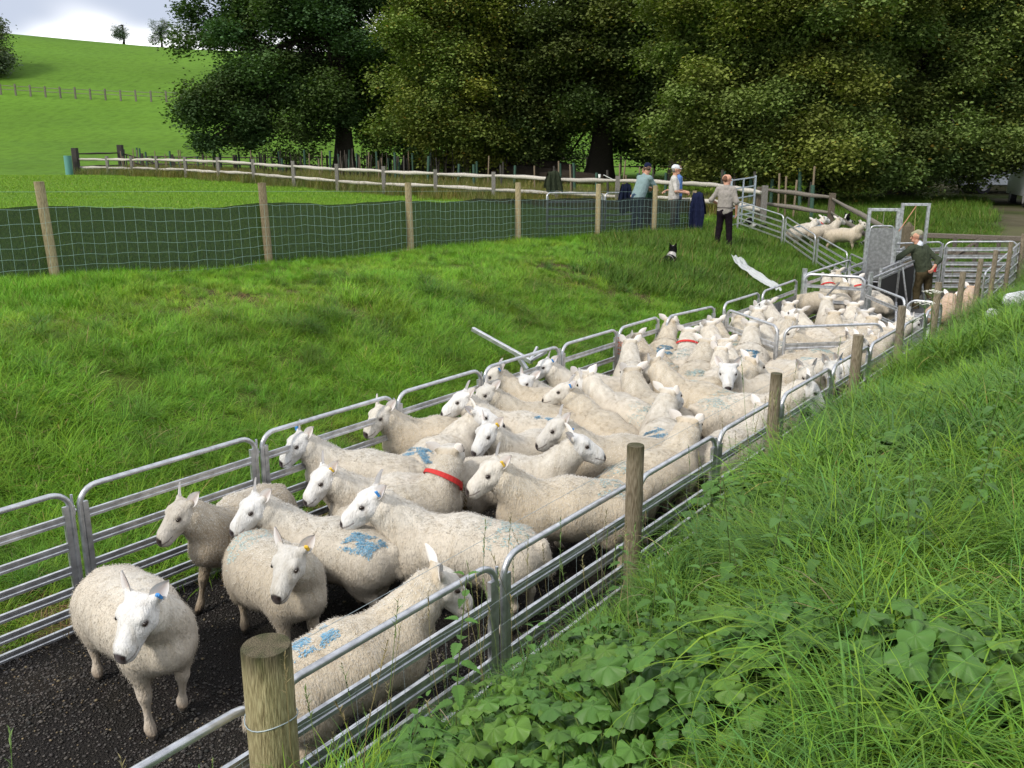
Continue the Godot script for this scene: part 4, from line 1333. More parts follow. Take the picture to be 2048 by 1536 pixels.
	for k in 4:
		vs.append(patch_mesh(0.22, 42, 0.40, 0.85, 0.0125, 7, 0.1, 0.6, 1.3, 2.6, [Color(0.060, 0.140, 0.032), Color(0.078, 0.165, 0.026)][k % 2], 0.010, [2.9, 3.5, -1.0, 2.4][k]))
	for k in 9:
		vs.append(patch_mesh(0.20, 95, 0.30, 0.74, 0.0074, 6, 0.05, 0.6, 1.1, 2.6, [Color(0.072, 0.165, 0.024), Color(0.056, 0.140, 0.028), Color(0.092, 0.185, 0.020)][k % 3], 0.012, [-1.0, 2.6, 3.6, -1.0, 2.9, 0.4, 3.2, -1.0, 2.2][k]))
	sp = []; co = []
	for i in 6600:
		var s := -3.6 + 25.0 * pow(rng.randf(), 1.35)
		var t := 0.16 + 6.5 * pow(rng.randf(), 1.2)
		var p := Q(s, t)
		var x := p.x
		var d := -p.z
		if d < 0.75 or absf(x) > d * 0.75 + 0.6: continue
		if x * x + d * d < 0.8: continue
		var low := noise2.get_noise_2d(x * 22.0, d * 22.0)
		if weed_zone(x, d) and rng.randf() < 0.78: continue
		var sc := clampf(0.78 + 0.7 * noise.get_noise_2d(x * 30.0, d * 30.0), 0.4, 1.15)
		if t < 0.5: sc *= 0.72
		if low > 0.25: sc *= 0.7
		if d < 2.2: sc *= 0.75
		var zone := 0.55 * noise2.get_noise_2d(x * 55.0 + 9.0, d * 55.0)
		var tc := tint(1.15, 1.65, 0.12)
		sp.append(spot(x, d, sc, 0.0, 0.35)); co.append(Color(tc.r * (1.0 + zone * 1.2), tc.g * (1.0 + zone), tc.b * (1.0 - zone * 0.3)))
	scatter("bank_grass", "long arching green grass on the near bank to the right of the pen", "long grass", vs, sp, co, M.grass)
	# short undergrowth that closes the bank
	vs = []
	for k in 4: vs.append(patch_mesh(0.25, 130, 0.07, 0.22, 0.006, 3, 0.2, 1.1, 0.4, 1.4, Color(0.095, 0.20, 0.024), 0.04))
	sp = []; co = []
	for i in 4200:
		var p := Q(-4.0 + 24.0 * pow(rng.randf(), 1.3), 0.1 + 6.0 * pow(rng.randf(), 1.2))
		var d := -p.z
		if d < 0.6 or absf(p.x) > d * 0.78 + 0.6: continue
		sp.append(spot(p.x, d, rf(0.7, 1.2), 0.0, 0.7)); co.append(tint(0.7, 1.1, 0.14))
	scatter("bank_undergrowth", "short green undergrowth beneath the long grass of the near bank", "undergrowth", vs, sp, co, M.grass)
	# seeding stalks standing above it
	vs = []
	for k in 4:
		var m := MB.new()
		for j in 5:
			var r0 := Vector3(rf(-0.16, 0.16), 0, rf(-0.16, 0.16))
			var tip := r0 + Vector3(rf(-0.16, 0.16), rf(0.62, 0.92), rf(-0.16, 0.16))
			var mid := r0.lerp(tip, 0.55) + Vector3(rf(-0.03, 0.03), 0.04, rf(-0.03, 0.03))
			var col := Color(0.25, 0.22, 0.10) * rf(0.7, 1.15) if rng.randf() < 0.65 else Color(0.12, 0.19, 0.05)
			m.tube([r0, mid, tip], [0.0016, 0.0014, 0.0009], 4, col, false)
			for g in 16:
				var u := g / 16.0
				var c := tip.lerp(mid, u * 0.45)
				blade(m, c, rf(0, TAU), rf(0.3, 0.9), rf(0.2, 0.8), rf(0.018, 0.034) * (1.0 - 0.4 * absf(u - 0.5)), 0.005, 2, col * rf(0.8, 1.2))
		vs.append(arr_mesh(m.v, m.n, m.c, fix_winding(m.v, m.n, m.ix)))
	sp = []; co = []
	for i in 55:
		var p := Q(-2.6 + 16.0 * pow(rng.randf(), 1.3), 0.12 + (0.7 if i % 3 else 3.6) * rng.randf())
		var d := -p.z
		if d < 1.9: continue
		sp.append(spot(p.x, d, rf(0.75, 1.15), 0.0, 0.1)); co.append(tint(0.8, 1.15, 0.1))
	scatter("seeding_grass", "straw-coloured seeding grass stalks along the right fence", "seed heads", vs, sp, co, M.dry)

func lane_x(d: float) -> float:
	return lerpf(12.3, 19.6, clampf((d - 20.0) / 15.0, 0.0, 1.6))

# broad weeds fill these pockets of the near bank: [x, distance, radius]
const POCKETS := [[0.50, 2.72, 0.62], [-0.02, 2.66, 0.36], [1.25, 2.35, 0.34], [0.85, 3.55, 0.45], [1.45, 5.2, 0.5], [2.35, 5.0, 0.4], [2.4, 6.9, 0.4]]
func weed_zone(x: float, d: float) -> bool:
	for q in POCKETS:
		if Vector2(x - q[0], d - q[1]).length() < q[2]: return true
	return false

# a leaf laid along +x from the origin, toothed and folded along its midrib
func leaf_shape(m: MB, tf: Transform3D, L: float, w: float, teeth: int, fold: float, droop: float, col: Color) -> void:
	var n := teeth
	var mid := []
	for i in n + 1:
		var u := float(i) / n
		mid.append(Vector3(L * u, -droop * L * u * u, 0))
	for side in [-1.0, 1.0]:
		var prev := Vector3.ZERO
		for i in n:
			var u := (i + 0.55) / n
			var ww := w * 0.5 * pow(sin(PI * pow(u, 0.62)), 0.85)
			var tip: Vector3 = mid[i].lerp(mid[i + 1], 0.95) + Vector3(0.0, fold * ww, ww * side)
			var notch: Vector3 = mid[i].lerp(mid[i + 1], 0.35) + Vector3(0.0, fold * ww * 0.86, ww * 0.84 * side)
			var a: Vector3 = mid[i]
			var b: Vector3 = mid[i + 1]
			var nr := (tf.basis * Vector3(0.15, 1.0, -fold * side)).normalized()
			m.tri(tf * a, tf * b, tf * tip, nr, col)
			m.tri(tf * a, tf * notch, tf * tip, nr, col * 0.97)
			if i > 0: m.tri(tf * a, tf * prev, tf * notch, nr, col * 0.98)
			prev = tip

func nettle_mesh(h: float) -> Array:
	var s := MB.new()
	var m := MB.new()
	var tip := Vector3(rf(-0.1, 0.1), h, rf(-0.1, 0.1))
	s.tube([Vector3.ZERO, Vector3(tip.x * 0.3, h * 0.5, tip.z * 0.3), tip], [0.0035, 0.003, 0.0018], 5, Color(0.10, 0.15, 0.04))
	var k := int(h / 0.075)
	for i in range(1, k + 1):
		var u := float(i) / k
		var p := Vector3(tip.x * u * u, h * u, tip.z * u * u)
		var L := lerpf(0.105, 0.035, pow(u, 2.2)) * rf(0.85, 1.15) * (0.75 if i < 3 else 1.0)
		for j in 2:
			var az := i * PI * 0.5 + j * PI + rf(-0.25, 0.25)
			var b := Basis(Vector3.UP, az) * Basis(Vector3.BACK, lerpf(0.0, 0.75, pow(u, 4.0)) - 0.1)
			leaf_shape(m, Transform3D(b, p + b * Vector3(0.012, 0, 0)), L, L * 0.62, 7, 0.28, rf(0.25, 0.55), Color(0.070, 0.158, 0.028) * rf(0.8, 1.25))
	return [arr_mesh(s.v, s.n, s.c, fix_winding(s.v, s.n, s.ix)), arr_mesh(m.v, m.n, m.c, m.ix)]

# round lobed leaf on a stalk
func lobed(m: MB, tf: Transform3D, r: float, col: Color) -> void:
	var n := 26
	var rings := [0.0, 0.4, 0.75, 1.0]
	var k0 := m.v.size()
	var ph := rf(0, TAU)
	for q in rings:
		for i in n:
			var a := TAU * i / n
			var lobe := 0.91 + 0.07 * cos(a * 5.0) + 0.035 * sin(a * 13.0 + ph)
			if absf(angle_difference(a, PI)) < 0.22: lobe *= 0.42
			var rr: float = r * q * lobe
			var y: float = r * (0.10 * q * cos(a * 5.0) * q - 0.30 * q * q + 0.10 * sin(a * 7.0 + ph) * q + 0.07 * sin(a * 11.0 - ph) * q * q)
			m.v.push_back(tf * Vector3(cos(a) * rr, y, sin(a) * rr)); m.n.push_back(Vector3.ZERO); m.c.push_back(col * (1.0 + 0.08 * cos(a * 5.0) * q))
	for j in 3:
		for i in n:
			var a := k0 + j * n + i
			var b := k0 + j * n + (i + 1) % n
			m.ix.append_array(PackedInt32Array([a, b, a + n, b, b + n, a + n]))

func broadleaf_mesh(count: int, spread: float, h: float, r: float, col: Color) -> Array:
	var m := MB.new()
	var s := MB.new()
	for i in count:
		var a := TAU * i * 0.382 + rf(-0.3, 0.3)
		var q := sqrt((i + 0.5) / count) * spread
		var hh := h * rf(0.55, 1.05) * (1.0 - 0.30 * q / spread)
		var p := Vector3(cos(a) * q, hh, sin(a) * q)
		s.tube([Vector3(cos(a) * q * 0.2, -0.02, sin(a) * q * 0.2), Vector3(cos(a) * q * 0.75, hh * 0.6, sin(a) * q * 0.75), p], [0.004, 0.003, 0.0025], 5, Color(0.13, 0.19, 0.05))
		var b := Basis(Vector3.UP, -a) * Basis(Vector3.FORWARD, rf(0.05, 0.65)) * Basis(Vector3.RIGHT, rf(-0.3, 0.3))
		lobed(m, Transform3D(b, p), r * rf(0.65, 1.15), col * rf(0.82, 1.2))
	smooth_normals(m)
	return [arr_mesh(s.v, s.n, s.c, fix_winding(s.v, s.n, s.ix)), arr_mesh(m.v, m.n, m.c, m.ix)]

func plant(called: String, label: String, cat: String, group: String, parts: Array, x: float, d: float, sc: float) -> void:
	var o := thing(called, label, cat, W(x, d, gh(x, d)), rf(0, TAU), group)
	o.scale = Vector3(sc, sc * rf(0.85, 1.15), sc)
	obj("stem", parts[0], M.weed, o)
	obj("leaves", parts[1], M.weed, o)

func weeds() -> void:
	var net := []
	for k in 5: net.append(nettle_mesh(rf(0.45, 0.75)))
	var i := 0
	for q in [[0.66, 2.95], [0.78, 3.05], [0.92, 3.12], [0.55, 3.15], [1.05, 3.28], [0.72, 3.35], [1.18, 3.02], [0.98, 3.55], [1.22, 3.62], [-0.22, 2.92], [-0.40, 2.72], [0.02, 3.15], [1.62, 3.30], [1.72, 3.42], [1.58, 3.5], [2.15, 3.1], [2.3, 3.0], [2.62, 4.2], [2.75, 4.4], [2.0, 3.55], [2.1, 3.7], [1.9, 3.8], [2.25, 3.9], [2.55, 4.5], [1.35, 4.9], [1.55, 5.15], [3.2, 5.3], [3.4, 5.6], [0.60, 4.4]]:
		plant("nettle", "upright stinging nettle with toothed paired leaves on the near bank", "nettle", "nettles on the near bank", net[i % 5], q[0], q[1], rf(0.75, 1.1))
		i += 1
	var br := []
	for k in 4: br.append(broadleaf_mesh(24 + k * 3, 0.25, 0.34, 0.058, [Color(0.072, 0.160, 0.026), Color(0.056, 0.132, 0.026), Color(0.092, 0.185, 0.026), Color(0.064, 0.146, 0.026)][k]))
	i = 0
	for q in [[0.10, 2.78, 0.9], [0.28, 2.62, 1.0], [0.44, 2.84, 1.0], [0.50, 2.55, 1.05], [0.22, 3.02, 0.9], [0.68, 2.66, 0.95], [0.02, 2.52, 0.9], [-0.18, 2.62, 0.8], [0.34, 2.36, 0.9], [0.62, 2.40, 0.8], [0.82, 2.82, 0.9], [0.96, 2.66, 0.85], [0.88, 2.50, 0.9], [0.56, 3.05, 0.9], [0.78, 2.30, 0.85], [-0.30, 2.78, 0.75], [0.14, 2.30, 0.8], [1.02, 2.95, 0.85], [-0.05, 2.88, 0.8], [0.40, 3.20, 0.85], [1.55, 2.62, 0.8], [1.62, 2.36, 0.85], [1.10, 2.12, 0.8], [1.22, 2.28, 1.0], [1.38, 2.42, 0.9], [1.12, 2.44, 0.8], [1.42, 2.18, 0.8], [1.42, 5.25, 1.0], [1.65, 5.45, 1.0], [1.25, 5.05, 0.9], [2.32, 5.05, 1.0], [2.52, 5.22, 0.9], [1.75, 6.45, 0.9], [1.95, 6.75, 0.9], [2.45, 7.0, 1.0], [2.95, 7.7, 1.0], [3.3, 6.6, 0.9]]:
		plant("broad_leaved_weed", "low weed with round lobed crinkled leaves on the near bank", "weed", "broad-leaved weeds on the near bank", br[[0, 1, 2, 3][i % 4]], q[0], q[1], q[2])
		i += 1
	# white umbels by the fence
	i = 0
	for q in [[4.92, 10.60, 1.0, "white flat flower head of cow parsley beside the fifth round post"], [4.70, 9.72, 0.98, "lower white flower head of cow parsley in front of the fifth round post"], [4.55, 9.55, 0.9, "thin cow parsley stalk with a small white head left of the fifth round post"]]:
		var e := MB.new()
		var y := gh(q[0], q[1])
		var h: float = q[2]
		e.tube([Vector3(0, 0, 0), Vector3(0.02, h * 0.5, 0.01), Vector3(0.0, h - 0.08, 0)], [0.006, 0.005, 0.004], 5, Color(0.10, 0.17, 0.05))
		var fl := MB.new()
		for k in 15:
			var a := k * 2.4
			var rr := 0.105 * sqrt(k / 15.0)
			var tp := Vector3(cos(a) * rr, h - 0.25 * rr, sin(a) * rr)
			e.tube([Vector3(0, h - 0.08, 0), tp], [0.002, 0.0015], 4, Color(0.14, 0.22, 0.07), false)
			for j in 9:
				fl.ball(tp + Vector3(rf(-0.02, 0.02), rf(0, 0.008), rf(-0.02, 0.02)), Vector3(0.006, 0.003, 0.006), Color(0.78, 0.78, 0.70), 5)
		var o := thing("cow_parsley", q[3], "wildflower", W(q[0], q[1], y))
		obj("stem", arr_mesh(e.v, e.n, e.c, fix_winding(e.v, e.n, e.ix)), M.weed, o)
		obj("flower_head", arr_mesh(fl.v, fl.n, fl.c, fix_winding(fl.v, fl.n, fl.ix)), M.plain, o)

# ---------------------------------------------------------------- trees
func sprig(n: int, rad: float, size: float, base: Color, vary: float, gold: float) -> ArrayMesh:
	var m := MB.new()
	for i in n:
		var p := Vector3(rng.randfn(0, 0.5), rng.randfn(0, 0.32), rng.randfn(0, 0.5)) * rad
		var az := rf(0, TAU)
		var d := Vector3(cos(az), rf(-0.7, 0.15), sin(az)).normalized()
		var up := (Vector3.UP + Vector3(rf(-1, 1), rf(-0.3, 0.3), rf(-1, 1)) * 0.8).normalized()
		var s := d.cross(up).normalized()
		up = s.cross(d).normalized()
		var L := size * rf(0.7, 1.25)
		var w := L * 0.36
		var col := base * 2.15 * rf(1.0 - vary, 1.0 + vary)
		if rng.randf() < gold: col = Color(0.24, 0.17, 0.03).lerp(Color(0.20, 0.19, 0.03), rng.randf()) * rf(0.7, 1.1)
		var b := p + d * L * 0.45
		var k := m.v.size()
		m.v.push_back(p); m.v.push_back(b + s * w + up * w * 0.3); m.v.push_back(p + d * L); m.v.push_back(b - s * w + up * w * 0.3)
		m.n.push_back(up); m.n.push_back((up - s * 0.4).normalized()); m.n.push_back(up); m.n.push_back((up + s * 0.4).normalized())
		for j in 4: m.c.push_back(col)
		m.ix.append_array(PackedInt32Array([k, k + 1, k + 2, k, k + 2, k + 3]))
	return arr_mesh(m.v, m.n, m.c, fix_winding(m.v, m.n, m.ix))

# crown: ellipsoids [x, y, distance, rx, ry, rd]; filled with clumps of sprigs
func tree(called: String, label: String, x: float, d: float, tr: float, crown: Array, leaf: Color, size: float, clumps: int, per: int, gold: float, limb_n := 9, bark := Color(0.045, 0.036, 0.028)) -> void:
	var y0 := gh(x, d) - 0.25
	var o := thing(called, label, "tree", W(x, d, y0), 0.0)
	var org := W(x, d, y0)
	var cl := []
	var vol := 0.0
	for e in crown: vol += pow(e[3] * e[4] * e[5], 0.67)
	for e in crown:
		var n := int(clumps * pow(e[3] * e[4] * e[5], 0.67) / vol)
		for i in n:
			var u := Vector3(rng.randfn(0, 1), rng.randfn(0, 1), rng.randfn(0, 1)).normalized()
			if u.z < 0.0 and rng.randf() < 0.45: u.z = -u.z
			var r := pow(rf(0.25, 1.0), 0.5)
			var c := W(e[0], e[2], e[1]) + u * r * Vector3(e[3], e[4], e[5])
			c += Vector3(rng.randfn(0, 0.75), rng.randfn(0, 0.55), rng.randfn(0, 0.5))
			if c.y < gh(c.x, -c.z) + 0.9: continue
			cl.append([c, rf(0.5, 1.5) * size * 5.2, u])
	var T := MB.new()
	var fork := Vector3(rf(-0.3, 0.3), crown[0][1] - y0 - crown[0][4] * 0.35, rf(-0.3, 0.3))
	fork.y = maxf(fork.y, 3.2)
	var path := []
	var rad := []
	for i in 8:
		var u := i / 7.0
		path.append(Vector3(fork.x * u + sin(u * 5.0) * 0.06, fork.y * u, fork.z * u))
		rad.append(tr * (1.0 + 0.75 * pow(1.0 - u, 6.0)) * (1.0 - 0.35 * u))
	T.tube(path, rad, 16, bark)
	for i in T.v.size():
		var p := T.v[i]
		T.v[i] += T.n[i] * tr * 0.16 * noise.get_noise_3d(p.x * 120, p.y * 22, p.z * 120)
	obj("trunk", arr_mesh(T.v, T.n, T.c, fix_winding(T.v, T.n, T.ix)), M.bark, o)
	var L := MB.new()
	for i in mini(limb_n * 3, cl.size()):
		var q = cl[(i * 37) % cl.size()]
		var e: Vector3 = q[0] - org
		var s := Vector3(0, fork.y * rf(0.45, 1.0), 0)
		var dist := (e - s).length()
		var r0 := tr * rf(0.22, 0.5) if i < limb_n else tr * rf(0.08, 0.16)
		var pts := []
		var rr := []
		for k in 8:
			var u := k / 7.0
			var m := s.lerp(e, u)
			m.y += sin(u * PI) * dist * (0.10 if e.y > s.y else 0.16)
			m += Vector3(rf(-1, 1), rf(-1, 1), rf(-1, 1)) * 0.045 * dist * sin(u * PI)
			pts.append(m)
			rr.append(r0 * (1.0 - 0.85 * u) + 0.012)
		L.tube(pts, rr, 7, bark, false)
	obj("limbs", arr_mesh(L.v, L.n, L.c, fix_winding(L.v, L.n, L.ix)), M.bark, o)
	var sp := []
	for k in 4: sp.append(sprig(34, size * 3.2, size * 0.82, leaf, 0.2, gold))
	var trs := [[], [], [], []]
	var cos_ := [[], [], [], []]
	for q in cl:
		var tone := rf(0.68, 1.25)
		var warm := rf(-0.12, 0.16)
		var cen: Vector3 = q[0] - org
		var cr: float = q[1]
		for i in per:
			var u := Vector3(rng.randfn(0, 1), rng.randfn(0.25, 0.8), rng.randfn(0, 1)).normalized()
			var p := cen + u * Vector3(cr, cr * 0.62, cr) * pow(rng.randf(), 0.4)
			p.y -= 0.10 * cr * absf(u.x)
			var b := Basis(Vector3.UP, rf(0, TAU)) * Basis(Vector3.RIGHT, rf(-0.5, 0.5))
			var k := rng.randi() % 4
			trs[k].append(Transform3D(b.scaled(Vector3.ONE * rf(0.75, 1.25)), p))
			var a := tone * rf(0.85, 1.15)
			cos_[k].append(Color(a * (1.0 + warm), a, a * (1.0 - warm)))
	var cw := Node3D.new()
	cw.name = "crown"
	o.add_child(cw, true)
	for k in 4:
		var c := many("leaves", sp[k], M.leaf, trs[k], cos_[k], cw)
		tag(c, "", "", "", "stuff")

# ---------------------------------------------------------------- metal hurdles
func rail_outline(h: float, th: float) -> PackedVector2Array:
	var a := th * 0.5
	var b := h * 0.5
	return PackedVector2Array([Vector2(-a, -b), Vector2(a, -b), Vector2(a, -b * 0.45), Vector2(a * 0.5, -b * 0.28), Vector2(a * 0.5, b * 0.28), Vector2(a, b * 0.45), Vector2(a, b), Vector2(-a, b), Vector2(-a, b * 0.45), Vector2(-a * 0.5, b * 0.28), Vector2(-a * 0.5, -b * 0.28), Vector2(-a, -b * 0.45)])

const SIX := [0.81, 0.62, 0.45, 0.30, 0.16, 0.035]
const FIVE := [0.78, 0.56, 0.38, 0.22, 0.06]

# a and b are the feet of its two ends
func hurdle(label: String, a: Vector3, b: Vector3, H: float, rails: Array, group: String, cf := {}) -> Node3D:
	var o := thing("hurdle", label, "hurdle", a, 0.0, group)
	var e := b - a
	var flat := Vector3(e.x, 0, e.z)
	var f := flat.normalized()
	var sl := e.y / flat.length()
	var at := func(u: float, y: float) -> Vector3: return f * u + Vector3.UP * (y + sl * u)
	var L := flat.length() - 0.010
	var r: float = cf.get("tube", 0.0195)
	var m: Material = M[cf.get("mat", "aluminium")]
	var col := Color.WHITE
	var F := MB.new()
	var path := [at.call(0.010, 0.0), at.call(0.010, H - 0.13)]
	for k in range(1, 6):
		var an := PI * 0.5 * k / 6.0
		path.append(at.call(0.010 + 0.13 * (1.0 - cos(an)), H - 0.13 + 0.13 * sin(an)))
	path.append(at.call(0.140, H)); path.append(at.call(L - 0.13, H))
	for k in range(1, 6):
		var an := PI * 0.5 * k / 6.0
		path.append(at.call(L - 0.13 + 0.13 * sin(an), H - 0.13 + 0.13 * cos(an)))
	path.append(at.call(L, H - 0.13)); path.append(at.call(L, 0.0))
	F.tube(path, [r], 10, col)
	obj("frame", arr_mesh(F.v, F.n, F.c, fix_winding(F.v, F.n, F.ix)), m, o)
	var pr := rail_outline(cf.get("deep", 0.056), 0.022)
	for y in rails:
		var R := MB.new()
		R.profile(pr, at.call(0.010 + r, y), at.call(L - r, y), col)
		obj("rail", arr_mesh(R.v, R.n, R.c, fix_winding(R.v, R.n, R.ix)), m, o)
	if cf.get("sheet", false):
		var S := MB.new()
		S.profile(PackedVector2Array([Vector2(-0.004, -0.34), Vector2(0.004, -0.34), Vector2(0.004, 0.34), Vector2(-0.004, 0.34)]), at.call(0.05, 0.39) + f.cross(Vector3.UP) * 0.018, at.call(L - 0.03, 0.39) + f.cross(Vector3.UP) * 0.018, col)
		obj("sheet", arr_mesh(S.v, S.n, S.c, fix_winding(S.v, S.n, S.ix)), M.sheet_metal, o)
	if not cf.get("bare", false):
		for u in [0.046, L - 0.036]:
			var P := MB.new()
			P.profile(PackedVector2Array([Vector2(-0.013, -0.018), Vector2(0.013, -0.018), Vector2(0.013, 0.018), Vector2(-0.013, 0.018)]), at.call(u, 0.01), at.call(u, H - 0.10), col * 0.96, f)
			obj("upright", arr_mesh(P.v, P.n, P.c, fix_winding(P.v, P.n, P.ix)), m, o)
		# pin and eyes that tie it to its neighbour
		var K := MB.new()
		K.tube([at.call(L + 0.012, 0.08), at.call(L + 0.012, H - 0.03)], [0.009], 8, Color(0.9, 0.92, 0.95))
		for y in [0.22, H - 0.14]:
			K.tube([at.call(L, y), at.call(L + 0.03, y)], [0.013], 6, col)
			K.tube([at.call(L + 0.012, y - 0.03), at.call(L + 0.012, y + 0.03)], [0.0155], 8, col)
		obj("hinge_pin", arr_mesh(K.v, K.n, K.c, fix_winding(K.v, K.n, K.ix)), m, o)
	return o

func bars(called: String, list: Array, m: Material, parent: Node, col := Color.WHITE) -> void:
	for q in list:
		var b := MB.new()
		var w: float = q[2]
		b.profile(PackedVector2Array([Vector2(-w, -w * 0.8), Vector2(-w * 0.8, -w), Vector2(w * 0.8, -w), Vector2(w, -w * 0.8), Vector2(w, w * 0.8), Vector2(w * 0.8, w), Vector2(-w * 0.8, w), Vector2(-w, w * 0.8)]), q[0], q[1], col, Vector3.UP if absf((q[1] - q[0]).normalized().y) < 0.9 else Vector3.RIGHT)
		obj(called, arr_mesh(b.v, b.n, b.c, fix_winding(b.v, b.n, b.ix)), m, parent)

func pen() -> void:
	var ord := ["first", "second", "third", "fourth", "fifth", "sixth", "seventh", "eighth", "ninth", "tenth"]
	var g := "hurdles along the left of the long pen"
	var sl := [-3.8, -2.33, -0.83, 0.64, 2.18, 3.47, 4.93, 6.25, 7.39, 8.70]
	for i in sl.size() - 1:
		var t0 := -2.84 - 0.09 * sin(i * 2.0)
		var a := Q(sl[i] + 0.018, -2.86 + (0.1 if i == 8 else 0.0))
		var b := Q(sl[i + 1] - 0.02, -2.86 + (0.24 if i == 8 else 0.0))
		hurdle("silver hurdle on the grass side of the long pen, %s from the front" % ord[i], a, b, 1.0, SIX, g)
	g = "hurdles along the right of the long pen"
	var sr := [-3.10, -1.52, 0.02, 1.53, 2.85, 4.24, 5.72, 7.12, 8.62, 9.95, 11.0]
	for i in sr.size() - 1:
		hurdle("silver hurdle behind the round posts on the bank side, %s from the front" % ord[i], Q(sr[i] + 0.03, 0.02), Q(sr[i + 1] - 0.02, 0.02), 1.0, [0.76, 0.56, 0.40, 0.24, 0.08], g, {"deep": 0.07})
	g = "hurdles across and beyond the pen"
	hurdle("dividing hurdle slanting from the left side to the middle of the pen", W(3.12, 12.58), W(3.46, 11.18), 1.0, [0.74, 0.42, 0.24, 0.07], g, {"deep": 0.075})
	hurdle("divider gate across the pen with one wide bar under its top rail", W(3.53, 11.16), W(4.92, 11.42), 1.0, [0.74, 0.42, 0.07], g, {"deep": 0.085, "bare": true})
	hurdle("hurdle at the left of the second pen, nearest the divider", W(3.2, 13.1), W(4.05, 14.24), 1.0, FIVE, g)
	hurdle("sheeted grey hurdle at the left of the second pen", W(4.12, 14.32), W(5.06, 15.5, 0.05), 1.0, [0.8, 0.05], g, {"sheet": true})
	var gt := hurdle("barred gate with a diagonal brace between second pen and race", W(5.30, 15.85, 0.05), W(6.22, 15.35, 0.05), 1.05, [0.84, 0.58, 0.36, 0.12], g, {"tube": 0.026})
	var d0 := W(5.30, 15.85) * -1.0
	bars("brace", [[W(5.42, 15.74, 0.35) + d0, W(5.80, 15.50, 0.95) + d0 + Vector3(0, 0, 0.05), 0.014]], M.sheet_metal, gt)
	hurdle("angled hurdle from the race down to the right corner of the second pen", W(6.10, 15.05, 0.03), W(6.12, 13.50), 1.0, [0.80, 0.55, 0.12], g, {"tube": 0.022})
	hurdle("end hurdle closing the right corner of the second pen", W(6.13, 13.46), Q(11.02, -0.02), 1.0, FIVE, g)
	hurdle("left hurdle leading up to the race", W(5.40, 16.1, 0.06), W(6.75, 17.5, 0.18), 1.0, [0.82, 0.5, 0.1], g)
	# posts of the pen gate
	var p := thing("gate_post", "paired metal posts beside the barred gate hinge", "post", W(6.26, 15.25, 0.05))
	bars("tube", [[Vector3(0, 0, 0), Vector3(0, 1.16, 0), 0.034], [Vector3(-0.94, 0, -0.66), Vector3(-0.94, 1.14, -0.66), 0.038]], M.aluminium, p)
	race()
	far_hurdles()

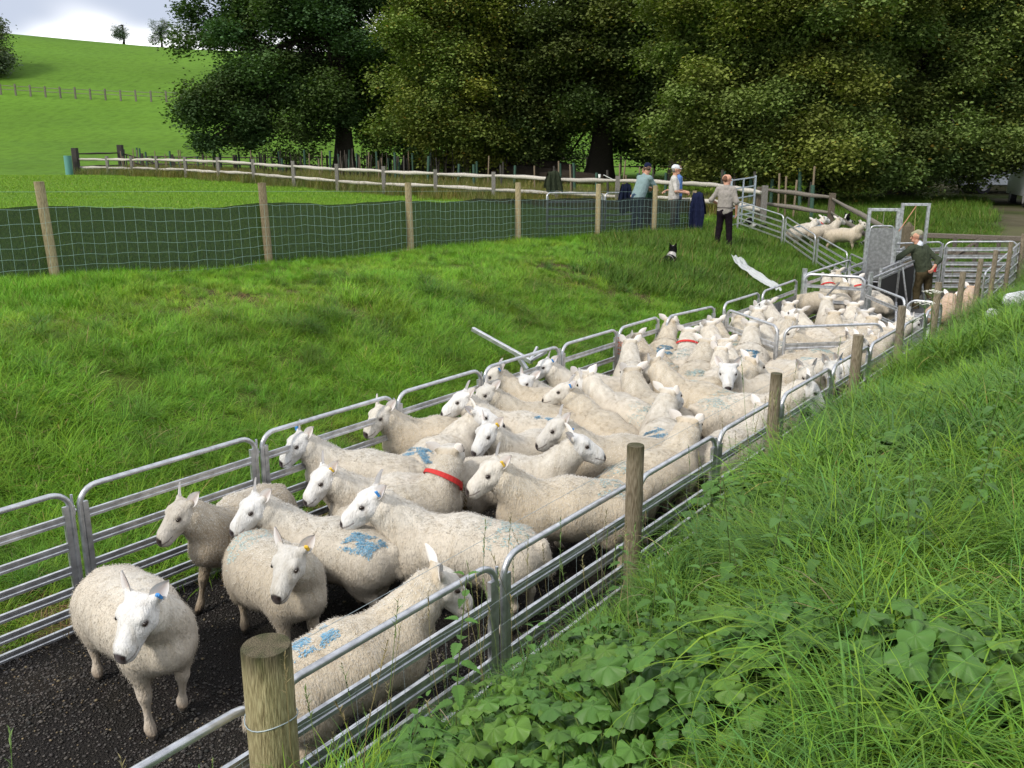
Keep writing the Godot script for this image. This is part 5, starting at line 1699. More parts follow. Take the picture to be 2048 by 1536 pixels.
func race() -> void:
	# narrow race with dark sheeting and two guillotine gates
	var o := thing("sheep_race", "narrow metal race with dark side panels between the two tall gate frames", "race", Q(12.7, -1.82, 0.12))
	var org := Q(12.7, -1.82, 0.12)
	for t in [-2.10, -1.54]:
		for k in 3:
			var s0 := 13.5 + 1.35 * k
			var a := Q(s0, t, 0.16 + 0.02 * k) - org
			var b := Q(s0 + 1.28, t, 0.18 + 0.02 * k) - org
			var P := MB.new()
			P.profile(PackedVector2Array([Vector2(-0.006, 0), Vector2(0.006, 0), Vector2(0.006, 0.74), Vector2(-0.006, 0.74)]), a + Vector3(0, 0.05, 0), b + Vector3(0, 0.05, 0), Color.WHITE)
			obj("side_panel", arr_mesh(P.v, P.n, P.c, fix_winding(P.v, P.n, P.ix)), M.dark_panel, o)
			bars("side_rail", [[a + Vector3(0, 0.98, 0), b + Vector3(0, 0.98, 0), 0.022], [a + Vector3(0, 0.82, 0), b + Vector3(0, 0.82, 0), 0.018]], M.aluminium, o)
			bars("stanchion", [[a, a + Vector3(0, 1.02, 0), 0.022], [b, b + Vector3(0, 1.02, 0), 0.022]], M.aluminium, o)
	bars("side_rail", [[Q(12.6, -1.50, 1.06) - org, Q(16.6, -1.30, 1.22) - org, 0.02]], M.aluminium, o)
	bars("strut", [[Q(14.9, -1.30, 0.2) - org, Q(14.9, -1.50, 1.1) - org, 0.016], [Q(15.9, -1.20, 0.2) - org, Q(15.9, -1.45, 1.15) - org, 0.02], [Q(13.2, -1.1, 0.12) - org, Q(14.3, -1.4, 0.45) - org, 0.02]], M.aluminium, o)
	var fl := MB.new()
	fl.box(Q(15.1, -1.0, 0.20) - org, Vector3(4.6, 0.03, 0.62), Color(0.35, 0.35, 0.36), Basis(Vector3.UP, atan2(0.8, 0.6)))
	obj("walkway", arr_mesh(fl.v, fl.n, fl.c, fix_winding(fl.v, fl.n, fl.ix)), M.sheet_metal, o)
	for k in 2:
		var s: float = [14.45, 16.95][k]
		var base := Q(s, -1.83, 0.18)
		var top := 2.03
		var w := 0.27
		var sd := Vector3(1, 0, 0.08).normalized()
		var q := thing("guillotine_gate", ["tall guillotine gate frame with its grey plate raised, left of the man in green", "tall empty guillotine gate frame with a rope, behind the man in green"][k], "gate frame", base)
		bars("upright", [[-sd * w, -sd * w + Vector3.UP * top, 0.030], [sd * w, sd * w + Vector3.UP * top, 0.030]], M.aluminium, q)
		bars("crossbar", [[-sd * (w - 0.03) + Vector3.UP * (top - 0.03), sd * (w - 0.03) + Vector3.UP * (top - 0.03), 0.028]], M.aluminium, q)
		var y0: float = [0.62, 0.0][k]
		if k == 0:
			var P := MB.new()
			P.profile(PackedVector2Array([Vector2(-0.006, 0.03), Vector2(0.006, 0.03), Vector2(0.006, 1.04), Vector2(-0.006, 1.04)]), -sd * 0.225 + Vector3(0, y0, 0.0), sd * 0.225 + Vector3(0, y0, 0.0), Color.WHITE)
			var pl := obj("plate", arr_mesh(P.v, P.n, P.c, fix_winding(P.v, P.n, P.ix)), M.sheet_metal, q)
			var T := MB.new()
			var pth := []
			for j in 33:
				var an := TAU * j / 32.0
				var cx := signf(cos(an)) * pow(absf(cos(an)), 0.28) * 0.23
				var cy := signf(sin(an)) * pow(absf(sin(an)), 0.22) * 0.54
				pth.append(sd * cx + Vector3(0, y0 + 0.535 + cy, 0))
			T.tube(pth, [0.016], 8, Color.WHITE, false)
			obj("rim", arr_mesh(T.v, T.n, T.c, fix_winding(T.v, T.n, T.ix)), M.aluminium, pl)
			bars("cord", [[Vector3(0, y0 + 1.05, 0.01), Vector3(0, top - 0.05, 0.01), 0.004]], M.plain, q, Color(0.25, 0.24, 0.22))
		else:
			var R := MB.new()
			var hand := Q(16.43, -1.41, 1.35) + W(-0.78, 0.1) - base
			R.tube([Vector3(0, top - 0.06, 0.02), Vector3(0, top - 0.06, 0.02).lerp(hand, 0.5) - Vector3(0, 0.02, 0), hand], [0.010], 6, Color(0.42, 0.20, 0.12))
			R.tube([Vector3(0.0, top - 0.06, 0.02), Vector3(0.02, top - 0.62, 0.02)], [0.006], 5, Color(0.40, 0.30, 0.15))
			obj("rope", arr_mesh(R.v, R.n, R.c, fix_winding(R.v, R.n, R.ix)), M.plain, q)
	for q in [[W(8.98, 18.6, 0.95), "small red handle clip on the race beside the man's hip"], [W(7.88, 18.75, 1.05), "red clip on the race rail left of the man"]]:
		var e := MB.new()
		e.ball(Vector3.ZERO, Vector3(0.035, 0.05, 0.03), Color(0.6, 0.02, 0.02), 10)
		e.tube([Vector3(0, -0.02, 0), Vector3(0.0, -0.15, 0)], [0.03], 8, Color(0.6, 0.02, 0.02))
		var h := obj("clip", arr_mesh(e.v, e.n, e.c, fix_winding(e.v, e.n, e.ix)), M.plain)
		h.position = q[0]
		tag(h, q[1], "clip")

func far_hurdles() -> void:
	var g := "hurdles across and beyond the pen"
	var r7 := [0.84, 0.68, 0.53, 0.40, 0.28, 0.16, 0.04]
	hurdle("far white-lit hurdle closing the lane behind the man, left of two", W(7.95, 18.95, 0.35), W(9.36, 19.15, 0.38), 1.0, r7, g, {"deep": 0.08})
	hurdle("far white-lit hurdle closing the lane, right of two by the gate post", W(9.40, 19.15, 0.38), W(10.75, 18.75, 0.42), 1.0, r7, g, {"deep": 0.08})
	hurdle("short hurdle running back along the fence at the lane's right end", W(10.72, 18.6, 0.42), Q(14.6, 0.0, 0.1), 1.0, FIVE, g)
	var r5 := [0.68, 0.52, 0.37, 0.22, 0.05]
	var gy := func(x: float, d: float) -> Vector3: return W(x, d, gh(x, d) + 0.02)
	hurdle("galvanised hurdle on the grass right of the man in black trousers", gy.call(6.95, 27.4), gy.call(7.68, 25.1), 0.86, r5, g, {"deep": 0.04})
	hurdle("galvanised hurdle in front of the four sheep outside", gy.call(7.70, 25.0), gy.call(7.80, 22.7), 0.86, r5, g, {"deep": 0.04})
	hurdle("galvanised hurdle stepping down the slope towards the race", gy.call(7.82, 22.6), gy.call(7.90, 20.7), 0.86, r5, g, {"deep": 0.04})
	hurdle("lowest galvanised hurdle joining the slope to the race", gy.call(7.92, 20.6), gy.call(7.72, 18.9), 0.86, r5, g, {"deep": 0.04})
	# upright field gate standing open
	var o := thing("field_gate", "tall blue-grey galvanised field gate standing open behind the man in black trousers", "gate", gy.call(6.75, 27.6))
	var e: Vector3 = gy.call(7.75, 28.6) - gy.call(6.75, 27.6)
	var list := []
	for y in [0.08, 0.34, 0.60, 0.88, 1.18, 1.45]: list.append([Vector3(0, y, 0), e + Vector3(0, y + 0.08, 0), 0.020])
	bars("bar", list, M.galvanised, o)
	bars("upright", [[Vector3(0, 0, 0), Vector3(0, 1.5, 0), 0.028], [e * 0.5, e * 0.5 + Vector3(0, 1.5, 0), 0.022], [e, e + Vector3(0, 1.58, 0), 0.028]], M.galvanised, o)
	# two hurdles seen through the net behind it
	hurdle("silver hurdle half hidden behind the dark net, left of two", gy.call(0.95, 24.6), gy.call(2.65, 26.0), 1.06, [0.82, 0.62, 0.42, 0.22], g, {"deep": 0.05})
	hurdle("silver hurdle half hidden behind the dark net, right of two", gy.call(2.70, 26.0), gy.call(4.0, 27.2), 1.06, [0.82, 0.62, 0.42, 0.22], g, {"deep": 0.05})

# ---------------------------------------------------------------- round posts, netting, shade cloth
func round_post(r: float, h: float, col: Color, lean: Vector3, moss := 0.0) -> ArrayMesh:
	var m := MB.new()
	var path := []
	var rad := []
	for i in 15:
		var u := i / 14.0
		path.append(lean * u * h + Vector3(0, h * u - 0.35 * (1.0 - u), 0))
		rad.append(r * (1.02 - 0.04 * u))
	path.append(path[14] + Vector3(0, 0.006, 0)); rad.append(r * 0.93)
	m.tube(path, rad, 22, col)
	for i in m.v.size():
		var p := m.v[i]
		var an := atan2(p.z, p.x)
		m.v[i] += Vector3(m.n[i].x, 0, m.n[i].z) * r * 0.05 * noise.get_noise_3d(cos(an) * 90.0, p.y * 14.0, sin(an) * 90.0 + h * 70.0)
		var k := noise2.get_noise_3d(cos(an) * 60.0, p.y * 25.0, sin(an) * 60.0)
		var c := col * (1.0 + 0.25 * k)
		if moss > 0.0:
			c = c.lerp(Color(0.10, 0.13, 0.035), moss * sm(0.0, 0.5, k + 0.25 * sin(an + 2.6)))
			if p.y > h - 0.012: c = Color(0.17, 0.15, 0.095).lerp(Color(0.075, 0.085, 0.03), sm(-0.15, 0.35, noise2.get_noise_2d(p.x * 900.0, p.z * 900.0)))
			elif p.y > h - 0.10 and k > 0.1: c = c.lerp(Color(0.09, 0.11, 0.03), 0.6)
		m.c[i] = c
	return arr_mesh(m.v, m.n, m.c, fix_winding(m.v, m.n, m.ix))

func wires() -> void:
	# right fence, in front of the pen
	var o := thing("post_and_wire_fence", "round post and wire fence along the foot of the near bank", "fence", Q(0, 0.15, 0))
	var org := Q(0, 0.15, 0)
	var ps := [[-1.60, 1.31, 0.097, Color(0.47, 0.43, 0.255), 0.5], [1.28, 1.34, 0.057, Color(0.30, 0.265, 0.20), 0.25], [3.69, 1.34, 0.050, Color(0.31, 0.275, 0.21), 0.1], [6.12, 1.29, 0.055, Color(0.34, 0.30, 0.23), 0.0], [7.95, 1.36, 0.048, Color(0.30, 0.27, 0.22), 0.0], [9.83, 1.45, 0.047, Color(0.34, 0.30, 0.235), 0.0], [11.5, 1.43, 0.045, Color(0.32, 0.285, 0.22), 0.0], [12.95, 1.50, 0.042, Color(0.33, 0.29, 0.23), 0.0], [14.5, 1.52, 0.042, Color(0.32, 0.28, 0.22), 0.0], [16.2, 1.55, 0.042, Color(0.32, 0.28, 0.22), 0.0], [17.8, 1.6, 0.042, Color(0.32, 0.28, 0.22), 0.0]]
	for q in ps:
		var c := obj("post", round_post(q[2], q[1], q[3], Vector3(rf(-0.008, 0.008), 0, rf(-0.008, 0.008)), q[4]), M.post_wood, o)
		c.position = Q(q[0], 0.155, 0) - org
	var w := MB.new()
	var hs := [0.22, 0.36, 0.50, 0.66, 0.82]
	for y in hs:
		var pth := []
		for i in 106:
			var s := -3.2 + i * 0.2
			pth.append(Q(s, 0.085, y + 0.008 * sin(s * 7.0)) - org)
		w.tube(pth, [0.0014], 4, Color.WHITE, false)
	for i in 70:
		var s := -3.2 + i * 0.3
		w.tube([Q(s, 0.085, 0.1) - org, Q(s + 0.01, 0.087, 0.5) - org, Q(s, 0.085, 0.83) - org], [0.0012], 4, Color.WHITE, false)
	var tp := []
	for i in ps.size() - 1: tp.append(Q(ps[i][0], 0.10, minf(ps[i][1] - 0.10, 1.24)) - org)
	w.tube(tp, [0.0016], 4, Color.WHITE, false)
	var nt := obj("wire_netting", arr_mesh(w.v, w.n, w.c, fix_winding(w.v, w.n, w.ix)), M.wire, o)
	var tie := MB.new()
	var ring := []
	for i in 25:
		var an := TAU * i / 24.0
		ring.append(Q(-1.60, 0.155, 1.01) - org + Vector3(cos(an) * 0.101, 0.012 * sin(an * 2.0), sin(an) * 0.101))
	tie.tube(ring, [0.0028], 6, Color(1.1, 1.1, 1.1), false)
	obj("tie_wire", arr_mesh(tie.v, tie.n, tie.c, fix_winding(tie.v, tie.n, tie.ix)), M.wire, o)
	# left fence with netting
	var P := [[-9.6, 8.3], [-6.28, 12.05], [-4.02, 14.55], [-2.02, 17.65], [0.14, 20.6], [2.22, 23.0], [3.93, 24.55], [5.35, 26.2]]
	org = W(-6.28, 12.05, gh(-6.28, 12.05))
	o = thing("net_fence", "round post and stock netting fence at the top of the grass slope", "fence", org)
	var hh := [1.3, 1.30, 1.30, 1.33, 1.35, 1.35, 1.34, 1.2]
	var cl := [Color(0.44, 0.39, 0.25), Color(0.44, 0.39, 0.25), Color(0.34, 0.285, 0.19), Color(0.46, 0.40, 0.25), Color(0.52, 0.45, 0.29), Color(0.54, 0.47, 0.295), Color(0.50, 0.44, 0.28), Color(0.50, 0.43, 0.27)]
	for i in P.size():
		var c := obj("post", round_post(0.066, hh[i], cl[i], Vector3([0, -0.055, -0.03, -0.02, 0.0, 0.0, 0.0, 0.0][i], 0, 0), 0.0), M.post_wood, o)
		c.position = W(P[i][0], P[i][1], gh(P[i][0], P[i][1])) - org
	var cloth := MB.new()
	var cols := []
	for i in P.size() - 1:
		var nw := MB.new()
		var a := Vector2(P[i][0], P[i][1])
		var b := Vector2(P[i + 1][0], P[i + 1][1])
		var len := a.distance_to(b)
		var off := (b - a).orthogonal().normalized() * 0.075
		if off.y > 0: off = -off
		var n := int(len / 0.15)
		var nh := [0.03, 0.17, 0.31, 0.46, 0.61, 0.77, 0.96]
		for y in nh:
			var pth := []
			for k in n + 1:
				var q := a.lerp(b, float(k) / n) + off
				pth.append(W(q.x, q.y, gh(q.x, q.y) + y + 0.008 * sin(k * 1.7 + y * 9.0)) - org)
			nw.tube(pth, [0.0021], 4, Color.WHITE, false)
		for k in n:
			var q := a.lerp(b, (k + 0.5) / n) + off
			var g := gh(q.x, q.y)
			nw.tube([W(q.x, q.y, g) - org, W(q.x + 0.006 * sin(k * 2.1), q.y, g + 0.5) - org, W(q.x, q.y, g + 0.97) - org], [0.0019], 4, Color.WHITE, false)
		obj("wire_netting", arr_mesh(nw.v, nw.n, nw.c, fix_winding(nw.v, nw.n, nw.ix)), M.teal_wire, o)
		var lw := MB.new()
		lw.tube([W(a.x, a.y, gh(a.x, a.y) + 1.17) - org, W(b.x, b.y, gh(b.x, b.y) + 1.17) - org], [0.0018], 4, Color.WHITE, false)
		obj("top_wire", arr_mesh(lw.v, lw.n, lw.c, fix_winding(lw.v, lw.n, lw.ix)), M.teal_wire, o)
		# shade cloth behind the posts
		var m := int(len / 0.1)
		for k in m:
			var u := float(k) / m
			var q := a.lerp(b, u) - off * 1.1
			var g := gh(q.x, q.y)
			var sag := 0.055 * sin(PI * u) * (0.6 + 0.5 * sin(i * 2.3)) if i < 3 else 0.03 * sin(PI * u * 2.0)
			var fold := 0.02 * noise.get_noise_2d(q.x * 90.0, q.y * 90.0)
			cols.append([q, g, 0.985 - maxf(sag, -0.02), fold])
	for k in cols.size():
		var q: Vector2 = cols[k][0]
		for j in 9:
			var u := j / 8.0
			cloth.v.push_back(W(q.x + cols[k][3] * sin(u * 9.0), q.y + cols[k][3] * 1.5 * sin(u * 7.0 + 1.0), cols[k][1] - 0.02 + u * (cols[k][2] + 0.02)) - org)
			cloth.n.push_back(Vector3.ZERO); cloth.c.push_back(Color.WHITE)
	for k in cols.size() - 1:
		for j in 8:
			var b := k * 9 + j
			cloth.ix.append_array(PackedInt32Array([b, b + 1, b + 9, b + 1, b + 10, b + 9]))
	smooth_normals(cloth)
	var s := obj("shade_cloth", arr_mesh(cloth.v, cloth.n, cloth.c, cloth.ix), M.shade_net)
	s.position = org
	tag(s, "dark green see-through windbreak cloth hung along the net fence", "cloth")

# ---------------------------------------------------------------- cleft rails, stakes, wooden gate
func cleft(m: MB, a: Vector3, b: Vector3, w: float, h: float, col: Color) -> void:
	var pts := []
	var n := 9
	var k0 := m.v.size()
	var sd := (b - a).cross(Vector3.UP).normalized()
	var ph := rf(0, 9)
	for i in n:
		var u := i / float(n - 1)
		var ta := 0.55 + 0.45 * sin(PI * clampf(u, 0.06, 0.94))
		var c := a.lerp(b, u) + Vector3(0, 0.010 * sin(u * 6.0 + ph) + 0.008 * sin(u * 15.0 + ph * 2.0), 0) + sd * 0.025 * sin(u * 6.0 + ph)
		for j in 8:
			var an := TAU * j / 8.0 + 0.3
			var rr := 1.0 + 0.18 * sin(j * 2.4 + ph + u * 5.0)
			m.v.push_back(c + sd * cos(an) * w * ta * rr + Vector3.UP * sin(an) * h * ta * rr)
			m.n.push_back((sd * cos(an) + Vector3.UP * sin(an)).normalized()); m.c.push_back(col)
	for i in n - 1:
		for j in 8:
			var p := k0 + i * 8 + j
			var q := k0 + i * 8 + (j + 1) % 8
			m.ix.append_array(PackedInt32Array([p, q, p + 8, q, q + 8, p + 8]))

func sq_post(o: Node3D, at: Vector3, w: float, h: float, col: Color, called := "post") -> void:
	var m := MB.new()
	var c := w * 0.44
	m.profile(PackedVector2Array([Vector2(-w * 0.5, -c), Vector2(-c, -w * 0.5), Vector2(c, -w * 0.5), Vector2(w * 0.5, -c), Vector2(w * 0.5, c), Vector2(c, w * 0.5), Vector2(-c, w * 0.5), Vector2(-w * 0.5, c)]), Vector3(0, -0.3, 0), Vector3(rf(-0.01, 0.01), h, rf(-0.01, 0.01)), col * rf(0.85, 1.15), Vector3.RIGHT)
	var p := obj(called, arr_mesh(m.v, m.n, m.c, fix_winding(m.v, m.n, m.ix)), M.post_wood, o)
	p.position = at

func rail_fence(called: String, label: String, pts: Array, ph: float, pw: float, ys: Array, pcol: Color, rcol: Color, rw := 0.035, rh := 0.06, group := "") -> void:
	var org := W(pts[0][0], pts[0][1], gh(pts[0][0], pts[0][1]))
	var o := thing(called, label, "fence", org, 0.0, group)
	for i in pts.size():
		var a := W(pts[i][0], pts[i][1], gh(pts[i][0], pts[i][1])) - org
		sq_post(o, a, pw, ph * rf(0.96, 1.05), pcol)
		if i < pts.size() - 1:
			var b := W(pts[i + 1][0], pts[i + 1][1], gh(pts[i + 1][0], pts[i + 1][1])) - org
			for y in ys:
				var m := MB.new()
				cleft(m, a + Vector3(0, y + rf(-0.03, 0.03), 0), b + Vector3(0, y + rf(-0.03, 0.03), 0), rw, rh, rcol * rf(0.85, 1.1))
				obj("rail", arr_mesh(m.v, m.n, m.c, fix_winding(m.v, m.n, m.ix)), M.rail_wood, o)

func fences() -> void:
	var pts := []
	for q in [[180, 62.0], [243, 59.0], [290, 57.0], [339, 55.0], [394, 52.6], [457, 50.2], [525, 47.8], [602, 45.4], [686, 43.0], [776, 41.2], [876, 39.6], [988, 38.0], [1110, 36.0], [1228, 34.2], [1348, 32.2], [1440, 30.4], [1513, 28.8]]:
		pts.append([(q[0] - 1024.0) / 1750.0 * (q[1] * 1.0 + 0.3), q[1]])
	rail_fence("cleft_rail_fence", "two-rail fence of pale bleached cleft rails on grey posts across the field", pts, 1.22, 0.17, [1.0, 0.46], Color(0.27, 0.27, 0.275), Color(0.68, 0.665, 0.64), 0.04, 0.085)
	rail_fence("corner_rail_fence", "short weathered rail fence from the grey post down to the wooden gate", [[8.1, 29.3], [10.1, 28.2], [9.25, 21.0]], 1.15, 0.17, [1.05, 0.60], Color(0.17, 0.145, 0.12), Color(0.27, 0.25, 0.225), 0.03, 0.075)
	pts = []
	for i in 26: pts.append([-27.0 + i * 2.3, 66.0 - i * 0.25])
	rail_fence("dark_rail_fence", "dark thin rail fence beyond the saplings in front of the hill", pts, 1.2, 0.14, [1.0, 0.5], Color(0.07, 0.06, 0.05), Color(0.075, 0.062, 0.05), 0.035, 0.05)
	pts = []
	for i in 34: pts.append([-66.0 + i * 1.75, 104.0 - i * 0.19])
	rail_fence("hillside_fence", "thin grey post and rail fence running across the hillside", pts, 1.2, 0.16, [1.0, 0.6], Color(0.21, 0.20, 0.18), Color(0.24, 0.23, 0.21), 0.03, 0.035)
	# dark corner gate at the left end of the cleft fence
	var a := W(-29.4, 61.5, gh(-29.4, 61.5))
	var o := thing("corner_gate", "dark timber posts and slanting rails at the left end of the rail fence", "gate", a)
	sq_post(o, Vector3(-0.3, 0, 0), 0.36, 1.75, Color(0.055, 0.05, 0.05))
	sq_post(o, Vector3(1.5, 0, -3.0), 0.36, 2.0, Color(0.055, 0.05, 0.05))
	for y in [0.5, 0.95, 1.35]:
		var m := MB.new()
		cleft(m, Vector3(-0.3, y, 0), Vector3(1.5, y + 0.1, -3.0), 0.05, 0.06, Color(0.06, 0.05, 0.045))
		cleft(m, Vector3(1.5, y + 0.1, -3.0), Vector3(4.2, y - 0.75, -3.4), 0.05, 0.06, Color(0.06, 0.05, 0.045))
		obj("rail", arr_mesh(m.v, m.n, m.c, fix_winding(m.v, m.n, m.ix)), M.rail_wood, o)
	var tb := MB.new()
	tb.tube([Vector3(0, -0.1, 0), Vector3(0, 1.25, 0)], [0.24], 12, Color(0.10, 0.27, 0.24))
	var gt := obj("tree_shelter", arr_mesh(tb.v, tb.n, tb.c, fix_winding(tb.v, tb.n, tb.ix)), M.plain)
	gt.position = W(-29.9, 60.8, gh(-29.9, 60.8))
	tag(gt, "squat teal tree shelter at the left end of the rail fence", "tree shelter")
	# wooden gate across the lane
	var g0 := W(9.28, 20.75, gh(9.28, 20.75) - 0.05)
	var g1 := W(11.55, 19.15, gh(10.6, 19.8))
	o = thing("wooden_gate", "grey weathered five-barred wooden gate across the lane between stout posts", "gate", g0)
	var e := g1 - g0
	sq_post(o, Vector3(0, 0, 0), 0.22, 1.42, Color(0.21, 0.18, 0.13))
	sq_post(o, e, 0.25, 1.42, Color(0.24, 0.205, 0.15))
	for q in [0, 1]:
		var cp := MB.new()
		cp.tube([Vector3(0, 1.40, 0), Vector3(0, 1.52, 0)], [0.135, 0.02], 4, Color(0.27, 0.24, 0.17))
		var c := obj("post_cap", arr_mesh(cp.v, cp.n, cp.c, fix_winding(cp.v, cp.n, cp.ix)), M.post_wood, o)
		c.position = e * q
	var f := e.normalized()
	var gc := Color(0.20, 0.18, 0.155)
	var lst := []
	for y in [0.18, 0.38, 0.60, 0.85, 1.22]: lst.append([f * 0.14 + Vector3(0, y, 0), e - f * 0.17 + Vector3(0, y - 0.03, 0), 0.04 if y < 1.2 else 0.055])
	bars("bar", lst, M.rail_wood, o, gc)
	for u in [0.12, 0.36, 0.52, 0.68, 0.90]:
		bars("upright", [[e * u + Vector3(0, 0.1, 0.05), e * u + Vector3(0, 1.2, 0.05), 0.035]], M.rail_wood, o, gc * 0.9)
	bars("brace", [[e * 0.14 + Vector3(0, 0.3, 0.06), e * 0.55 + Vector3(0, 1.18, 0.06), 0.035]], M.rail_wood, o, gc)
	stakes()

func stakes() -> void:
	# pale guards round young trees: rings of cleft pales
	var i := 0
	var lab := ["dark ring of pales in the open left of the big oak trunk", "grey pale guard just right of the oak trunk", "tall pale guard between the oak and the second trunk", "leaning brown pale guard left of the autumn tree's foot", "dark pale guard right of the second trunk", "dark pale guard behind the autumn tree's hanging branches"]
	for q in [[570, 52.0, 0.85, 0.055], [716, 49.0, 0.9, 0.16], [766, 49.0, 0.95, 0.13], [897, 47.0, 0.95, 0.15], [866, 50.0, 0.7, 0.07], [960, 49.0, 0.95, 0.07]]:
		var x: float = (q[0] - 1024.0) / 1750.0 * q[1]
		var o := thing("tree_guard", lab[i], "tree guard", W(x, q[1], gh(x, q[1])), 0.0, "pale guards round young trees")
		for k in 15:
			var an := TAU * k / 15.0 + rf(-0.1, 0.1)
			var m := MB.new()
			var r: float = q[2]
			var c: float = q[3] * rf(0.7, 1.25)
			cleft(m, Vector3(cos(an) * r, -0.1, sin(an) * r), Vector3(cos(an) * r * 1.08 + rf(-0.1, 0.1), rf(1.3, 1.85), sin(an) * r * 1.08), 0.035, 0.05, Color(c * 1.1, c, c * 0.85))
			smooth_normals_fix(m)
			obj("pale", arr_mesh(m.v, m.n, m.c, m.ix), M.rail_wood, o)
		i += 1
	# single stakes and green shelters among the saplings
	var st_ := MB.new()
	st_.tube([Vector3(0, -0.2, 0), Vector3(0.01, 1.5, 0)], [0.035], 6, Color(0.20, 0.155, 0.10))
	var sm_ := arr_mesh(st_.v, st_.n, st_.c, fix_winding(st_.v, st_.n, st_.ix))
	var tu := MB.new()
	tu.tube([Vector3(0, -0.2, 0), Vector3(0, 1.42, 0)], [0.065], 8, Color(0.035, 0.085, 0.055))
	var tm := arr_mesh(tu.v, tu.n, tu.c, fix_winding(tu.v, tu.n, tu.ix))
	var dk := MB.new()
	dk.tube([Vector3(0, -0.2, 0), Vector3(-0.02, 1.35, 0)], [0.05], 6, Color(0.045, 0.042, 0.032))
	var dm := arr_mesh(dk.v, dk.n, dk.c, fix_winding(dk.v, dk.n, dk.ix))
	for k in 150:
		var u := rf(250, 1030)
		var d := lerpf(60.0, 40.0, (u - 250.0) / 780.0) + rf(1.0, 9.0)
		if k > 112:
			u = rf(1050, 1620)
			d = lerpf(37.0, 27.5, (u - 1050.0) / 570.0) + rf(0.8, 5.0)
		var x := (u - 1024.0) / 1750.0 * d
		var kind := k % 3
		var o := obj(["stake", "tree_shelter", "stake"][kind], [sm_, tm, dm][kind], M.plain)
		o.position = W(x, d, gh(x, d))
		o.rotation = Vector3(rf(-0.06, 0.06), rf(0, TAU), rf(-0.06, 0.06))
		o.scale = Vector3(1, rf(0.75, 1.15), 1)
		tag(o, ["thin brown wooden stake standing among the saplings behind the rail fence", "slim dark green tree shelter tube behind the rail fence", "dark weathered stake standing among the saplings behind the rail fence"][kind], ["stake", "tree shelter", "stake"][kind], ["brown stakes behind the rail fence", "green shelters behind the rail fence", "dark stakes behind the rail fence"][kind])

func smooth_normals_fix(m: MB) -> void:
	fix_winding(m.v, m.n, m.ix)

